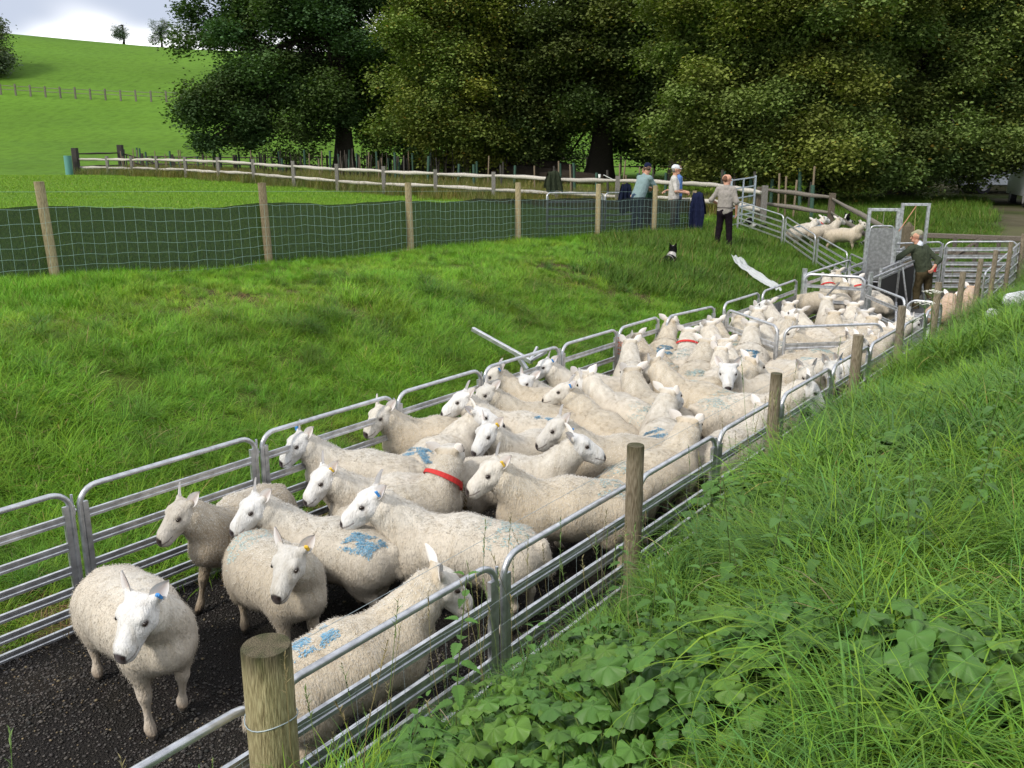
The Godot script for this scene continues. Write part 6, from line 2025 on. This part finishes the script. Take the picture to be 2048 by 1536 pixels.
# ---------------------------------------------------------------- odds and ends
func van(called: String, label: String, at: Vector3, turn: float, L: float, w: float, h: float, motorhome: bool) -> void:
	var o := thing(called, label, "van", at, turn)
	var white := Color(0.62, 0.65, 0.70)
	var b := MB.new()
	var y0 := 0.42
	var out: PackedVector2Array
	if motorhome: out = PackedVector2Array([Vector2(0, y0), Vector2(L, y0), Vector2(L, 1.1), Vector2(L - 0.25, 1.35), Vector2(L - 0.95, 1.5), Vector2(L - 0.6, 2.1), Vector2(L - 0.7, h - 0.1), Vector2(L - 0.95, h), Vector2(0.15, h), Vector2(0, h - 0.15)])
	else: out = PackedVector2Array([Vector2(0, y0), Vector2(L, y0), Vector2(L, 1.0), Vector2(L - 0.2, 1.15), Vector2(L - 0.9, 1.32), Vector2(L - 1.7, h - 0.12), Vector2(L - 2.0, h), Vector2(0.25, h), Vector2(0.07, h - 0.15), Vector2(0, 1.1)])
	# nearly vertical sides with a rounded shoulder: three extruded slices
	for q in [[0.0, w * 0.5 - 0.06, 0.0], [w * 0.5 - 0.06, w * 0.5, 0.05]]:
		for sg in [-1.0, 1.0]:
			var shr := PackedVector2Array()
			var c := Vector2(L * 0.5, h * 0.55)
			for p in out: shr.push_back(p - (p - c).normalized() * q[2])
			b.profile(shr, Vector3(0, 0, q[0] * sg), Vector3(0, 0, q[1] * sg), white, Vector3.UP) if sg < 0 else b.profile(flipped(shr), Vector3(0, 0, q[0] * sg), Vector3(0, 0, q[1] * sg), white, Vector3.UP)
	obj("body", arr_mesh(b.v, b.n, b.c, fix_winding(b.v, b.n, b.ix)), M.paint_white, o)
	for sg in [-1.0, 1.0]:
		var ws := [[0.7, 1.45, 0.9, 0.55], [2.2, 1.45, 0.9, 0.55], [L - 1.75, 1.30, 0.6, 0.5]]
		for q in ws:
			var m := MB.new()
			m.box(Vector3(q[0] + q[2] * 0.5, q[1] + q[3] * 0.5, sg * w * 0.5), Vector3(q[2], q[3], 0.03), Color.WHITE)
			obj("window", arr_mesh(m.v, m.n, m.c, fix_winding(m.v, m.n, m.ix)), M.window_glass, o)
		if motorhome:
			var m := MB.new()
			m.box(Vector3(L * 0.45, 1.08, sg * w * 0.5), Vector3(L * 0.8, 0.14, 0.02), Color(0.04, 0.06, 0.12))
			obj("stripe", arr_mesh(m.v, m.n, m.c, fix_winding(m.v, m.n, m.ix)), M.plain, o)
		for x in [0.95, L - 1.0]:
			var t := MB.new()
			t.tube([Vector3(x, 0.34, sg * (w * 0.5 - 0.22)), Vector3(x, 0.34, sg * (w * 0.5 - 0.01))], [0.34], 20, Color(0.015, 0.015, 0.016))
			var wh := obj("wheel", arr_mesh(t.v, t.n, t.c, fix_winding(t.v, t.n, t.ix)), M.plain, o)
			var r := MB.new()
			r.tube([Vector3(x, 0.34, sg * (w * 0.5 - 0.02)), Vector3(x, 0.34, sg * (w * 0.5 + 0.01))], [0.20], 16, Color(0.4, 0.4, 0.42))
			obj("rim", arr_mesh(r.v, r.n, r.c, fix_winding(r.v, r.n, r.ix)), M.plain, wh)
		var l := MB.new()
		l.box(Vector3(-0.005, 0.98, sg * (w * 0.5 - 0.13)), Vector3(0.05, 0.34, 0.16), Color(0.42, 0.02, 0.02))
		obj("tail_light", arr_mesh(l.v, l.n, l.c, fix_winding(l.v, l.n, l.ix)), M.gloss, o)
	var bm := MB.new()
	bm.box(Vector3(-0.03, 0.50, 0), Vector3(0.14, 0.22, w * 0.96), Color(0.30, 0.31, 0.33))
	obj("bumper", arr_mesh(bm.v, bm.n, bm.c, fix_winding(bm.v, bm.n, bm.ix)), M.plain, o)
	var rw := MB.new()
	rw.box(Vector3(0.02, h - 0.75, 0), Vector3(0.08, 0.6, w * 0.72), Color.WHITE)
	obj("rear_window", arr_mesh(rw.v, rw.n, rw.c, fix_winding(rw.v, rw.n, rw.ix)), M.window_glass, o)

func flipped(p: PackedVector2Array) -> PackedVector2Array:
	var o := PackedVector2Array()
	for i in p.size(): o.push_back(Vector2(-p[i].x, p[i].y))
	return o

func sheet(called: String, label: String, cat: String, a: Vector3, b: Vector3, w: float, rough: float, m: Material, lift := 0.06) -> void:
	var e := MB.new()
	var nu := 14
	var nv := 34
	var org := a
	var f := (b - a)
	var sd := f.cross(Vector3.UP).normalized()
	for i in nv:
		var u := i / float(nv - 1)
		for j in nu:
			var q := j / float(nu - 1) - 0.5
			var ww := w * (0.75 + 0.35 * sin(u * 3.0 + 0.4))
			var p := a.lerp(b, u) + sd * q * ww + sd * 0.10 * sin(u * 5.0)
			p.y = gh(p.x, -p.z) + lift + rough * (0.5 + 0.5 * noise.get_noise_2d(p.x * 160.0, p.z * 160.0)) + rough * 0.6 * sin(q * 16.0 + u * 4.0) * 0.5
			e.v.push_back(p - org); e.n.push_back(Vector3.ZERO); e.c.push_back(Color.WHITE)
	for i in nv - 1:
		for j in nu - 1:
			var k := i * nu + j
			e.ix.append_array(PackedInt32Array([k, k + 1, k + nu, k + 1, k + nu + 1, k + nu]))
	smooth_normals(e)
	if e.n[50].y < 0.0:
		for i in range(0, e.ix.size(), 3):
			var t := e.ix[i + 1]; e.ix[i + 1] = e.ix[i + 2]; e.ix[i + 2] = t
		smooth_normals(e)
	var o := obj(called, arr_mesh(e.v, e.n, e.c, e.ix), m)
	o.position = org
	tag(o, label, cat)

func sack(label: String, at: Vector3, s: Vector3, turn: float, col: Color) -> void:
	var e := MB.new()
	append_blob(e, [[Vector3(-s.x * 0.5, s.y * 0.45, 0), Vector3(s.x * 0.35, s.y * 0.5, 0), s.y * 0.5, s.y * 0.55], [Vector3(-s.x * 0.2, s.y * 0.3, s.z * 0.4), Vector3(s.x * 0.3, s.y * 0.3, -s.z * 0.4), s.y * 0.42, s.y * 0.4], [Vector3(s.x * 0.35, s.y * 0.6, 0), Vector3(s.x * 0.6, s.y * 0.9, 0), s.y * 0.25, s.y * 0.12]], 0.03, 0.03, func(_p): return col)
	for i in e.v.size():
		var p := e.v[i]
		e.v[i] += e.n[i] * 0.03 * noise.get_noise_3d(p.x * 200, p.y * 200, p.z * 200)
	var o := obj("sack", arr_mesh(e.v, e.n, e.c, e.ix), M.cloth)
	o.position = at
	o.rotation.y = turn
	tag(o, label, "sack")

func oddments() -> void:
	# loose frame lying on the slope
	var a := W(-0.54, 11.87, gh(-0.54, 11.87) + 0.34)
	var o := thing("loose_frame", "loose white metal frame of bars lying on the slope behind the left hurdles", "frame", a)
	var e := W(0.26, 11.2, gh(0.26, 11.2) + 0.36) - a
	bars("bar", [[Vector3.ZERO, e, 0.028], [e * 0.74, e * 0.74 + Vector3(0.14, -0.20, 0.10), 0.028], [e * 0.97, e * 0.97 + Vector3(0.22, 0.10, -0.1), 0.02], [e * 0.97, e * 0.97 + Vector3(0.10, 0.16, -0.12), 0.016]], M.aluminium, o, Color(1.1, 1.1, 1.1))
	sheet("plastic_sheet", "long strip of clear plastic sheeting trailing down the grass slope", "plastic sheet", W(5.30, 20.7), W(5.50, 18.4), 0.34, 0.08, M.film, 0.24)
	sack("white woven sack lying on top of the near bank at the right edge", W(6.78, 11.6, gh(6.78, 11.6) + 0.2), Vector3(0.30, 0.20, 0.2), 0.3, Color(0.68, 0.70, 0.74))
	sack("smaller crumpled white sack beside the other on the bank top", W(6.36, 11.45, gh(6.36, 11.45) + 0.22), Vector3(0.10, 0.10, 0.09), 1.2, Color(0.66, 0.68, 0.70))
	sack("crumpled pale bag wedged behind the sixth round post", W(6.10, 12.75, 0.35), Vector3(0.25, 0.32, 0.2), 0.7, Color(0.42, 0.44, 0.44))
	# baler twine knotted on a hurdle joint
	var tw := MB.new()
	for k in 5:
		var pth := []
		for j in 9:
			var an := TAU * j / 8.0
			pth.append(Vector3(cos(an) * 0.03 + rf(-0.012, 0.012), 0.88 - k * 0.05 + rf(-0.02, 0.02), sin(an) * 0.035))
		tw.tube(pth, [0.004], 5, Color(0.62, 0.17, 0.06), false)
	tw.tube([Vector3(0.03, 0.72, 0.02), Vector3(0.06, 0.55, 0.03), Vector3(0.04, 0.42, 0.05)], [0.004], 5, Color(0.62, 0.17, 0.06))
	var twn := obj("twine", arr_mesh(tw.v, tw.n, tw.c, fix_winding(tw.v, tw.n, tw.ix)), M.plain)
	twn.position = Q(6.25, -2.82)
	tag(twn, "orange baler twine knotted on a joint of the left hurdles", "twine")
	# coats and small things on the fences
	coat("long navy coat hung on the end post of the net fence", W(5.40, 25.95, gh(5.40, 25.95) + 1.16), deg_to_rad(-28), 0.44, 1.02, 0.6, Color(0.013, 0.017, 0.045))
	coat("dark olive coat slung over the rail fence behind the net", W(1.62, 35.2, gh(1.62, 35.2) + 1.30), deg_to_rad(30), 0.75, 0.75, 0.6, Color(0.035, 0.042, 0.025))
	coat("dark blue coat hung on the rail left of the leaning man", W(3.33, 26.2, gh(3.33, 26.2) + 1.32), deg_to_rad(10), 0.42, 0.8, 0.5, Color(0.010, 0.013, 0.028))
	var pp := MB.new()
	pp.box(Vector3.ZERO, Vector3(0.42, 0.02, 0.30), Color(0.78, 0.78, 0.78), Basis(Vector3.BACK, -0.45))
	var b := obj("paper", arr_mesh(pp.v, pp.n, pp.c, fix_winding(pp.v, pp.n, pp.ix)), M.plain)
	b.position = W(3.62, 33.6, gh(3.62, 33.6) + 1.16)
	tag(b, "white folded papers lying on the rail fence", "papers")
	var cu := MB.new()
	cu.tube([Vector3.ZERO, Vector3(0, 0.13, 0)], [0.04, 0.05], 12, Color(0.8, 0.8, 0.8))
	var c := obj("cup", arr_mesh(cu.v, cu.n, cu.c, fix_winding(cu.v, cu.n, cu.ix)), M.plain)
	c.position = W(3.30, 33.9, gh(3.30, 33.9) + 1.14)
	tag(c, "white cup standing on the rail fence beside the papers", "cup")
	# fallen trunks under the trees
	for q in [[0.6, 49.0, 5.6, 0.46, 0.15, "long fallen log lying in the shade under the dark trees"], [3.2, 48.2, 3.4, 0.36, -0.25, "shorter fallen log at the foot of the great dark trunk"], [1.5, 50.2, 4.0, 0.62, 0.05, "thick fallen log behind the long one"]]:
		var m := MB.new()
		var L: float = q[2]
		m.tube([Vector3(-L * 0.5, q[3], 0), Vector3(0, q[3] + 0.1, 0.15), Vector3(L * 0.5, q[3] * 0.9, 0)], [q[3], q[3] * 0.92, q[3] * 0.75], 12, Color(0.05, 0.036, 0.026))
		for i in m.v.size():
			var p := m.v[i]
			m.v[i] += m.n[i] * 0.08 * noise.get_noise_3d(p.x * 60, p.y * 90, p.z * 90)
		var l := obj("log", arr_mesh(m.v, m.n, m.c, fix_winding(m.v, m.n, m.ix)), M.bark)
		l.position = W(q[0], q[1], gh(q[0], q[1]) - 0.08)
		l.rotation.y = q[4]
		tag(l, q[5], "log")
	van("motorhome", "white motorhome parked beyond the lane behind hanging branches", W(22.0, 44.5, gh(24.0, 44.0)), deg_to_rad(-8), 6.2, 2.2, 2.75, true)
	van("van", "pale silver van at the right edge with a red tail light", W(20.75, 34.0, gh(20.5, 34.0)), deg_to_rad(70), 5.0, 1.95, 2.35, false)

func land() -> void:
	var xs := [-420.0, -330.0, -260.0, -210.0, -170.0, -140.0, -115.0, -95.0, -80.0, -68.0, -58.0, -50.0, -43.0, -37.0, -32.0, -28.0, -24.5, -21.5, -19.0]
	var x := -17.0
	while x < 17.0:
		xs.append(x)
		x += 0.2
	xs.append_array([17.0, 19.0, 21.5, 24.5, 28.0, 32.0, 37.0, 43.0, 50.0, 58.0, 68.0, 80.0, 95.0, 115.0, 140.0, 170.0, 210.0, 260.0, 330.0, 420.0])
	var ds := [-300.0, -150.0, -80.0, -40.0, -20.0, -12.0, -8.0, -5.0, -3.0]
	var d := -1.5
	while d < 28.0:
		ds.append(d)
		d += 0.2
	while d < 75.0:
		ds.append(d)
		d += 1.2
	while d < 420.0:
		ds.append(d)
		d *= 1.035
	var m := MB.new()
	for i in xs.size():
		for j in ds.size():
			var px: float = xs[i]
			var pd: float = ds[j]
			var q := st(px, pd)
			var y := gh(px, maxf(pd, -6.0))
			if q.y > -3.02 and q.y < 0.08 and q.x < 18.0: y -= 0.03
			m.v.push_back(W(px, pd, y))
			m.n.push_back(gn(px, maxf(pd, -5.5)))
			var c := Color(0.098, 0.196, 0.022)
			if pd < 62.0:
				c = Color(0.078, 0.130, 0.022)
				if q.y > -9.3 and q.y < -3.0:
					var bare := noise2.get_noise_2d(px * 34.0, pd * 34.0 + 30.0)
					c = Color(0.085, 0.115, 0.024).lerp(Color(0.075, 0.060, 0.030), sm(0.22, 0.40, bare))
					c = c.lerp(Color(0.085, 0.060, 0.033), sm(-3.6, -3.1, q.y))
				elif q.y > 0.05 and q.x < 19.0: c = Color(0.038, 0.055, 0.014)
				elif q.y <= -9.3 and px < 6.0: c = Color(0.098, 0.196, 0.022)
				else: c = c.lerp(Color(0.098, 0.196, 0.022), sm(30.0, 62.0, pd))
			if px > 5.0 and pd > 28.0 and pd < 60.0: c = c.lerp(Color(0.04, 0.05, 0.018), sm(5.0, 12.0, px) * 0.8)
			if q.x > 18.5 and pd < 70.0: c = c.lerp(Color(0.105, 0.090, 0.065), sm(1.2, 0.6, absf(px - lane_x(pd))) * 0.75)
			elif q.x > 12.6 and q.y > -3.0 and q.y < 0.1: c = Color(0.13, 0.12, 0.095)
			var far := noise.get_noise_2d(px * 2.2, pd * 5.0)
			if pd > 40.0: c = c * (1.0 + 0.20 * far + 0.16 * noise2.get_noise_2d(px * 14.0, pd * 30.0))
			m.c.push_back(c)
	var n := ds.size()
	for i in xs.size() - 1:
		for j in n - 1:
			var b := i * n + j
			m.ix.append_array(PackedInt32Array([b, b + 1, b + n, b + 1, b + n + 1, b + n]))
	var o := obj("ground", arr_mesh(m.v, m.n, m.c, fix_winding(m.v, m.n, m.ix)), M.ground)
	tag(o, "green field, grass slope and near bank rising to a hill", "ground", "", "structure")
	# dark grit floor of the pen
	var f := MB.new()
	var ns := 150
	var nt := 40
	for i in ns + 1:
		for j in nt + 1:
			var s := -4.2 + 17.4 * i / ns
			var t := -2.98 + 3.0 * j / nt
			var p := Q(s, t)
			var k := noise.get_noise_2d(p.x * 130.0, p.z * 130.0)
			f.v.push_back(Q(s, t, 0.003 + 0.006 * k + 0.08 * sm(12.2, 13.2, s)))
			f.n.push_back(Vector3.UP)
			var c := Color(0.058, 0.051, 0.046) * (1.0 + 0.35 * noise2.get_noise_2d(p.x * 20.0, p.z * 20.0))
			c = c.lerp(Color(0.085, 0.068, 0.045), 0.55 * sm(0.12, 0.5, k + 0.8 * sm(-2.7, -2.98, t)))
			f.c.push_back(c)
	for i in ns:
		for j in nt:
			var b := i * (nt + 1) + j
			f.ix.append_array(PackedInt32Array([b, b + 1, b + nt + 1, b + 1, b + nt + 2, b + nt + 1]))
	smooth_normals(f)
	if f.n[100].y < 0.0:
		for i in f.n.size(): f.n[i] = -f.n[i]
	o = obj("pen_floor", arr_mesh(f.v, f.n, f.c, fix_winding(f.v, f.n, f.ix)), M.pen_grit)
	tag(o, "dark grit floor of the long sheep pen", "floor", "", "structure")

func forest() -> void:
	var oak := Color(0.036, 0.062, 0.022)
	tree("oak_tree", "great dark oak with a low limb sweeping left over the field", -10.8, 58.0, 0.56, [[-13.8, 12.3, 58, 5.6, 4.4, 4.6], [-17.6, 6.1, 57, 2.9, 2.3, 3.0], [-12.9, 7.3, 57, 2.6, 2.6, 3.0], [-13.5, 4.6, 57, 1.3, 0.9, 1.3]], oak, 0.24, 100, 46, 0.0, 14)
	tree("broad_tree", "mid-green broad tree behind the oak with its trunk beyond the pales", -6.8, 62.0, 0.62, [[-8.7, 11.6, 62, 4.2, 4.4, 4.5], [-9.4, 7.3, 61, 3.0, 2.9, 3.2], [-7.4, 4.9, 61, 2.0, 1.5, 2.0]], Color(0.046, 0.075, 0.024), 0.24, 105, 44, 0.02)
	tree("autumn_tree", "tree turning yellow-brown with branches hanging almost to the ground", -3.4, 50.0, 0.34, [[-2.8, 10.3, 50, 3.4, 3.4, 3.4], [-3.6, 6.5, 49.5, 2.7, 3.2, 2.8], [-2.3, 4.0, 49.5, 2.6, 1.3, 2.2]], Color(0.074, 0.096, 0.022), 0.20, 115, 46, 0.07)
	tree("dark_tree", "huge dark tree with the thickest trunk in the middle", 4.9, 51.0, 0.62, [[3.2, 11.0, 51, 6.6, 4.4, 4.5], [0.8, 6.2, 51.5, 3.9, 2.8, 3.2], [7.4, 8.4, 52, 3.9, 3.2, 4.0], [0.2, 4.2, 53, 2.8, 0.9, 1.8], [4.6, 7.4, 53.5, 3.4, 2.2, 2.4]], Color(0.045, 0.062, 0.020), 0.22, 290, 46, 0.02, 12)
	tree("shade_tree", "dark tree behind the talkers with a half-hidden trunk", 8.9, 48.0, 0.5, [[8.6, 10.2, 50, 4.6, 4.0, 4.0], [10.2, 5.6, 49, 2.5, 2.6, 2.6], [8.4, 4.6, 54, 1.8, 1.5, 1.6], [1.0, 4.4, 56, 3.0, 1.4, 1.6]], Color(0.042, 0.062, 0.020), 0.22, 150, 46, 0.02)
	tree("hornbeam_tree", "nearer yellow-green tree whose leafy boughs hang over the far hurdles", 13.2, 38.5, 0.42, [[10.6, 8.6, 37, 4.9, 3.6, 3.4], [9.9, 4.9, 36, 3.7, 2.0, 2.6], [12.3, 3.4, 35.5, 3.0, 1.3, 2.2], [8.7, 3.5, 35.5, 1.5, 0.9, 1.2]], Color(0.072, 0.095, 0.024), 0.17, 240, 48, 0.03, 12)
	tree("lane_tree", "tall green tree over the lane with a bent bare bough showing", 17.6, 40.5, 0.45, [[17.5, 8.3, 39, 5.8, 4.6, 4.0], [17.0, 4.4, 38, 3.9, 2.3, 3.0], [20.8, 5.4, 38.5, 3.0, 1.3, 2.2], [15.0, 3.0, 37.5, 2.2, 1.2, 1.8]], Color(0.062, 0.086, 0.024), 0.17, 260, 48, 0.02, 14)
	tree("backing_tree", "dark tree filling the gap far behind the lane", 27.0, 52.0, 0.5, [[26.0, 9.5, 52, 7.5, 6.0, 4.0], [30.0, 5.0, 50, 5.0, 3.5, 3.0]], Color(0.045, 0.064, 0.020), 0.26, 150, 40, 0.03)
	tree("thicket_tree", "dark tree filling the gap behind the hornbeam", 15.5, 54.0, 0.5, [[14.5, 9.5, 54, 7.0, 6.0, 4.0], [13.5, 5.0, 53, 5.0, 2.6, 3.0]], Color(0.040, 0.058, 0.020), 0.26, 150, 40, 0.02)
	# far trees on the hill
	var g := "small trees on the ridge of the hill"
	for q in [[-62.5, 150.0, 0.9, 1.4, "small lone tree on the ridge, leftmost of the hilltop trees"], [-56.8, 151.0, 1.6, 2.4, "taller round tree on the ridge right of the lone one"], [-53.0, 153.0, 1.6, 1.2, "low dark bush on the ridge beside the taller tree"], [-49.5, 155.0, 2.2, 1.7, "dark clump on the ridge next to the oak's edge"], [-46.0, 156.0, 2.4, 2.0, "ridge tree partly hidden by the oak"]]:
		var y := gh(q[0], q[1])
		tree("ridge_tree", q[4], q[0], q[1], 0.16, [[q[0], y + q[3] * 0.85, q[1], q[2] * 0.8, q[3] * 0.85, q[2] * 0.8], [q[0] + q[2] * 0.5, y + q[3] * 0.45, q[1], q[2] * 0.8, q[3] * 0.4, q[2] * 0.7], [q[0] - q[2] * 0.45, y + q[3] * 1.3, q[1], q[2] * 0.5, q[3] * 0.45, q[2] * 0.5]], Color(0.052, 0.068, 0.052), 0.17, 24, 12, 0.0, 8)
	var y1 := gh(-66.5, 112.0)
	tree("edge_tree", "dark tree on the hillside at the left edge", -66.5, 112.0, 0.35, [[-66.5, y1 + 3.6, 112.0, 4.4, 4.2, 4.0], [-63.5, y1 + 1.2, 111.5, 2.6, 1.6, 2.0]], Color(0.052, 0.064, 0.034), 0.34, 70, 36, 0.0, 6)

func grit() -> void:
	var vs := []
	for k in 3:
		var m := MB.new()
		for i in 120:
			var p := Vector2.from_angle(rf(0, TAU)) * sqrt(rng.randf()) * 0.3
			var r := rf(0.003, 0.009) if rng.randf() < 0.9 else rf(0.008, 0.014)
			var c := Color(0.060, 0.054, 0.049) * rf(0.5, 1.5)
			if rng.randf() < 0.06: c = Color(0.20, 0.155, 0.09) * rf(0.6, 1.2)
			m.ball(Vector3(p.x, r * 0.3, p.y), Vector3(r * rf(0.8, 1.5), r * 0.7, r), c, 5, Basis(Vector3.UP, rf(0, TAU)))
		vs.append(arr_mesh(m.v, m.n, m.c, fix_winding(m.v, m.n, m.ix)))
	var sp := []
	var co := []
	for i in 520:
		var p := Q(-4.2 + 15.0 * pow(rng.randf(), 1.6), rf(-2.95, 0.0), 0.004)
		sp.append(Transform3D(Basis(Vector3.UP, rf(0, TAU)), p)); co.append(tint(0.7, 1.25, 0.05))
	scatter("grit", "loose dark grit and droppings on the pen floor", "grit", vs, sp, co, M.dry)

# ---------------------------------------------------------------- the scene
func _ready() -> void:
	rng.seed = 20240917
	noise.noise_type = FastNoiseLite.TYPE_SIMPLEX_SMOOTH
	noise.frequency = 0.01
	noise.seed = 7
	noise2.noise_type = FastNoiseLite.TYPE_SIMPLEX_SMOOTH
	noise2.frequency = 0.01
	noise2.seed = 23
	noise2.fractal_octaves = 4
	# camera
	var cam := Camera3D.new()
	cam.name = "camera"
	cam.fov = 47.39
	cam.near = 0.05
	cam.far = 1500.0
	add_child(cam)
	cam.position = Vector3(0, 3.1, 0)
	cam.rotation.x = -atan(448.0 / 1750.0)
	cam.current = true
	# sky: broken overcast, brightest low down
	var W0 := 512
	var im := Image.create(W0, W0 / 2, false, Image.FORMAT_RGBF)
	var cn := FastNoiseLite.new()
	cn.noise_type = FastNoiseLite.TYPE_SIMPLEX_SMOOTH
	cn.frequency = 1.0
	cn.fractal_octaves = 5
	cn.seed = 11
	var dark := 9.0
	for sd in 60:
		cn.seed = sd
		var kk := 0.0
		for q in [-0.50, -0.44, -0.38, -0.32]: kk += cn.get_noise_3d(q * 3.3 * 0.9, -0.88 * 3.3 * 0.9, 0.72)
		if kk < dark and kk > -1.1:
			dark = kk
			im.set_meta("cloud", sd)
	cn.seed = im.get_meta("cloud")
	for j in W0 / 2:
		var el := PI * (0.5 - (j + 0.5) / (W0 / 2.0))
		for i in W0:
			var az := TAU * i / W0
			var dir := Vector3(-cos(el) * sin(az), sin(el), cos(el) * cos(az))
			var sc := 1.0 / (absf(dir.y) + 0.16)
			var k := cn.get_noise_3d(dir.x * sc * 0.9, dir.z * sc * 0.9, 0.3 + dir.y * 3.0)
			var cloud := smoothstep(-0.22, 0.26, k)
			var c := Color(0.33, 0.37, 0.45).lerp(Color(0.98, 0.98, 1.0), cloud)
			c = c.lerp(Color(0.95, 0.96, 0.97), smoothstep(0.140 + 0.10 * k, 0.118 + 0.10 * k, dir.y))
			if dir.y < 0.0: c = Color(0.30, 0.34, 0.22)
			im.set_pixel(i, j, c)
	var ps := PanoramaSkyMaterial.new()
	ps.panorama = ImageTexture.create_from_image(im)
	var sky := Sky.new()
	sky.sky_material = ps
	var env := Environment.new()
	env.background_mode = Environment.BG_SKY
	env.sky = sky
	env.background_energy_multiplier = 0.95
	env.tonemap_mode = Environment.TONE_MAPPER_LINEAR
	env.tonemap_exposure = 1.84
	env.sdfgi_enabled = true
	env.ssao_enabled = true
	env.ssil_enabled = true
	var we := WorldEnvironment.new()
	we.name = "world_environment"
	we.environment = env
	add_child(we)
	var sun := DirectionalLight3D.new()
	sun.name = "sun"
	sun.light_energy = 0.5
	sun.light_color = Color(1.0, 0.97, 0.92)
	sun.light_angular_distance = 10.0
	sun.shadow_enabled = true
	add_child(sun)
	sun.look_at_from_position(Vector3(-6.0, 8.0, 6.0), Vector3.ZERO)
	make_materials()
	var t0 := Time.get_ticks_msec()
	land()
	print("land ", Time.get_ticks_msec() - t0); t0 = Time.get_ticks_msec()
	forest()
	print("forest ", Time.get_ticks_msec() - t0); t0 = Time.get_ticks_msec()
	pen()
	wires()
	fences()
	print("fences ", Time.get_ticks_msec() - t0); t0 = Time.get_ticks_msec()
	flock()
	print("flock ", Time.get_ticks_msec() - t0); t0 = Time.get_ticks_msec()
	crowd()
	dogs()
	print("people ", Time.get_ticks_msec() - t0); t0 = Time.get_ticks_msec()
	oddments()
	grit()
	grasses()
	weeds()
	print("grass ", Time.get_ticks_msec() - t0); t0 = Time.get_ticks_msec()
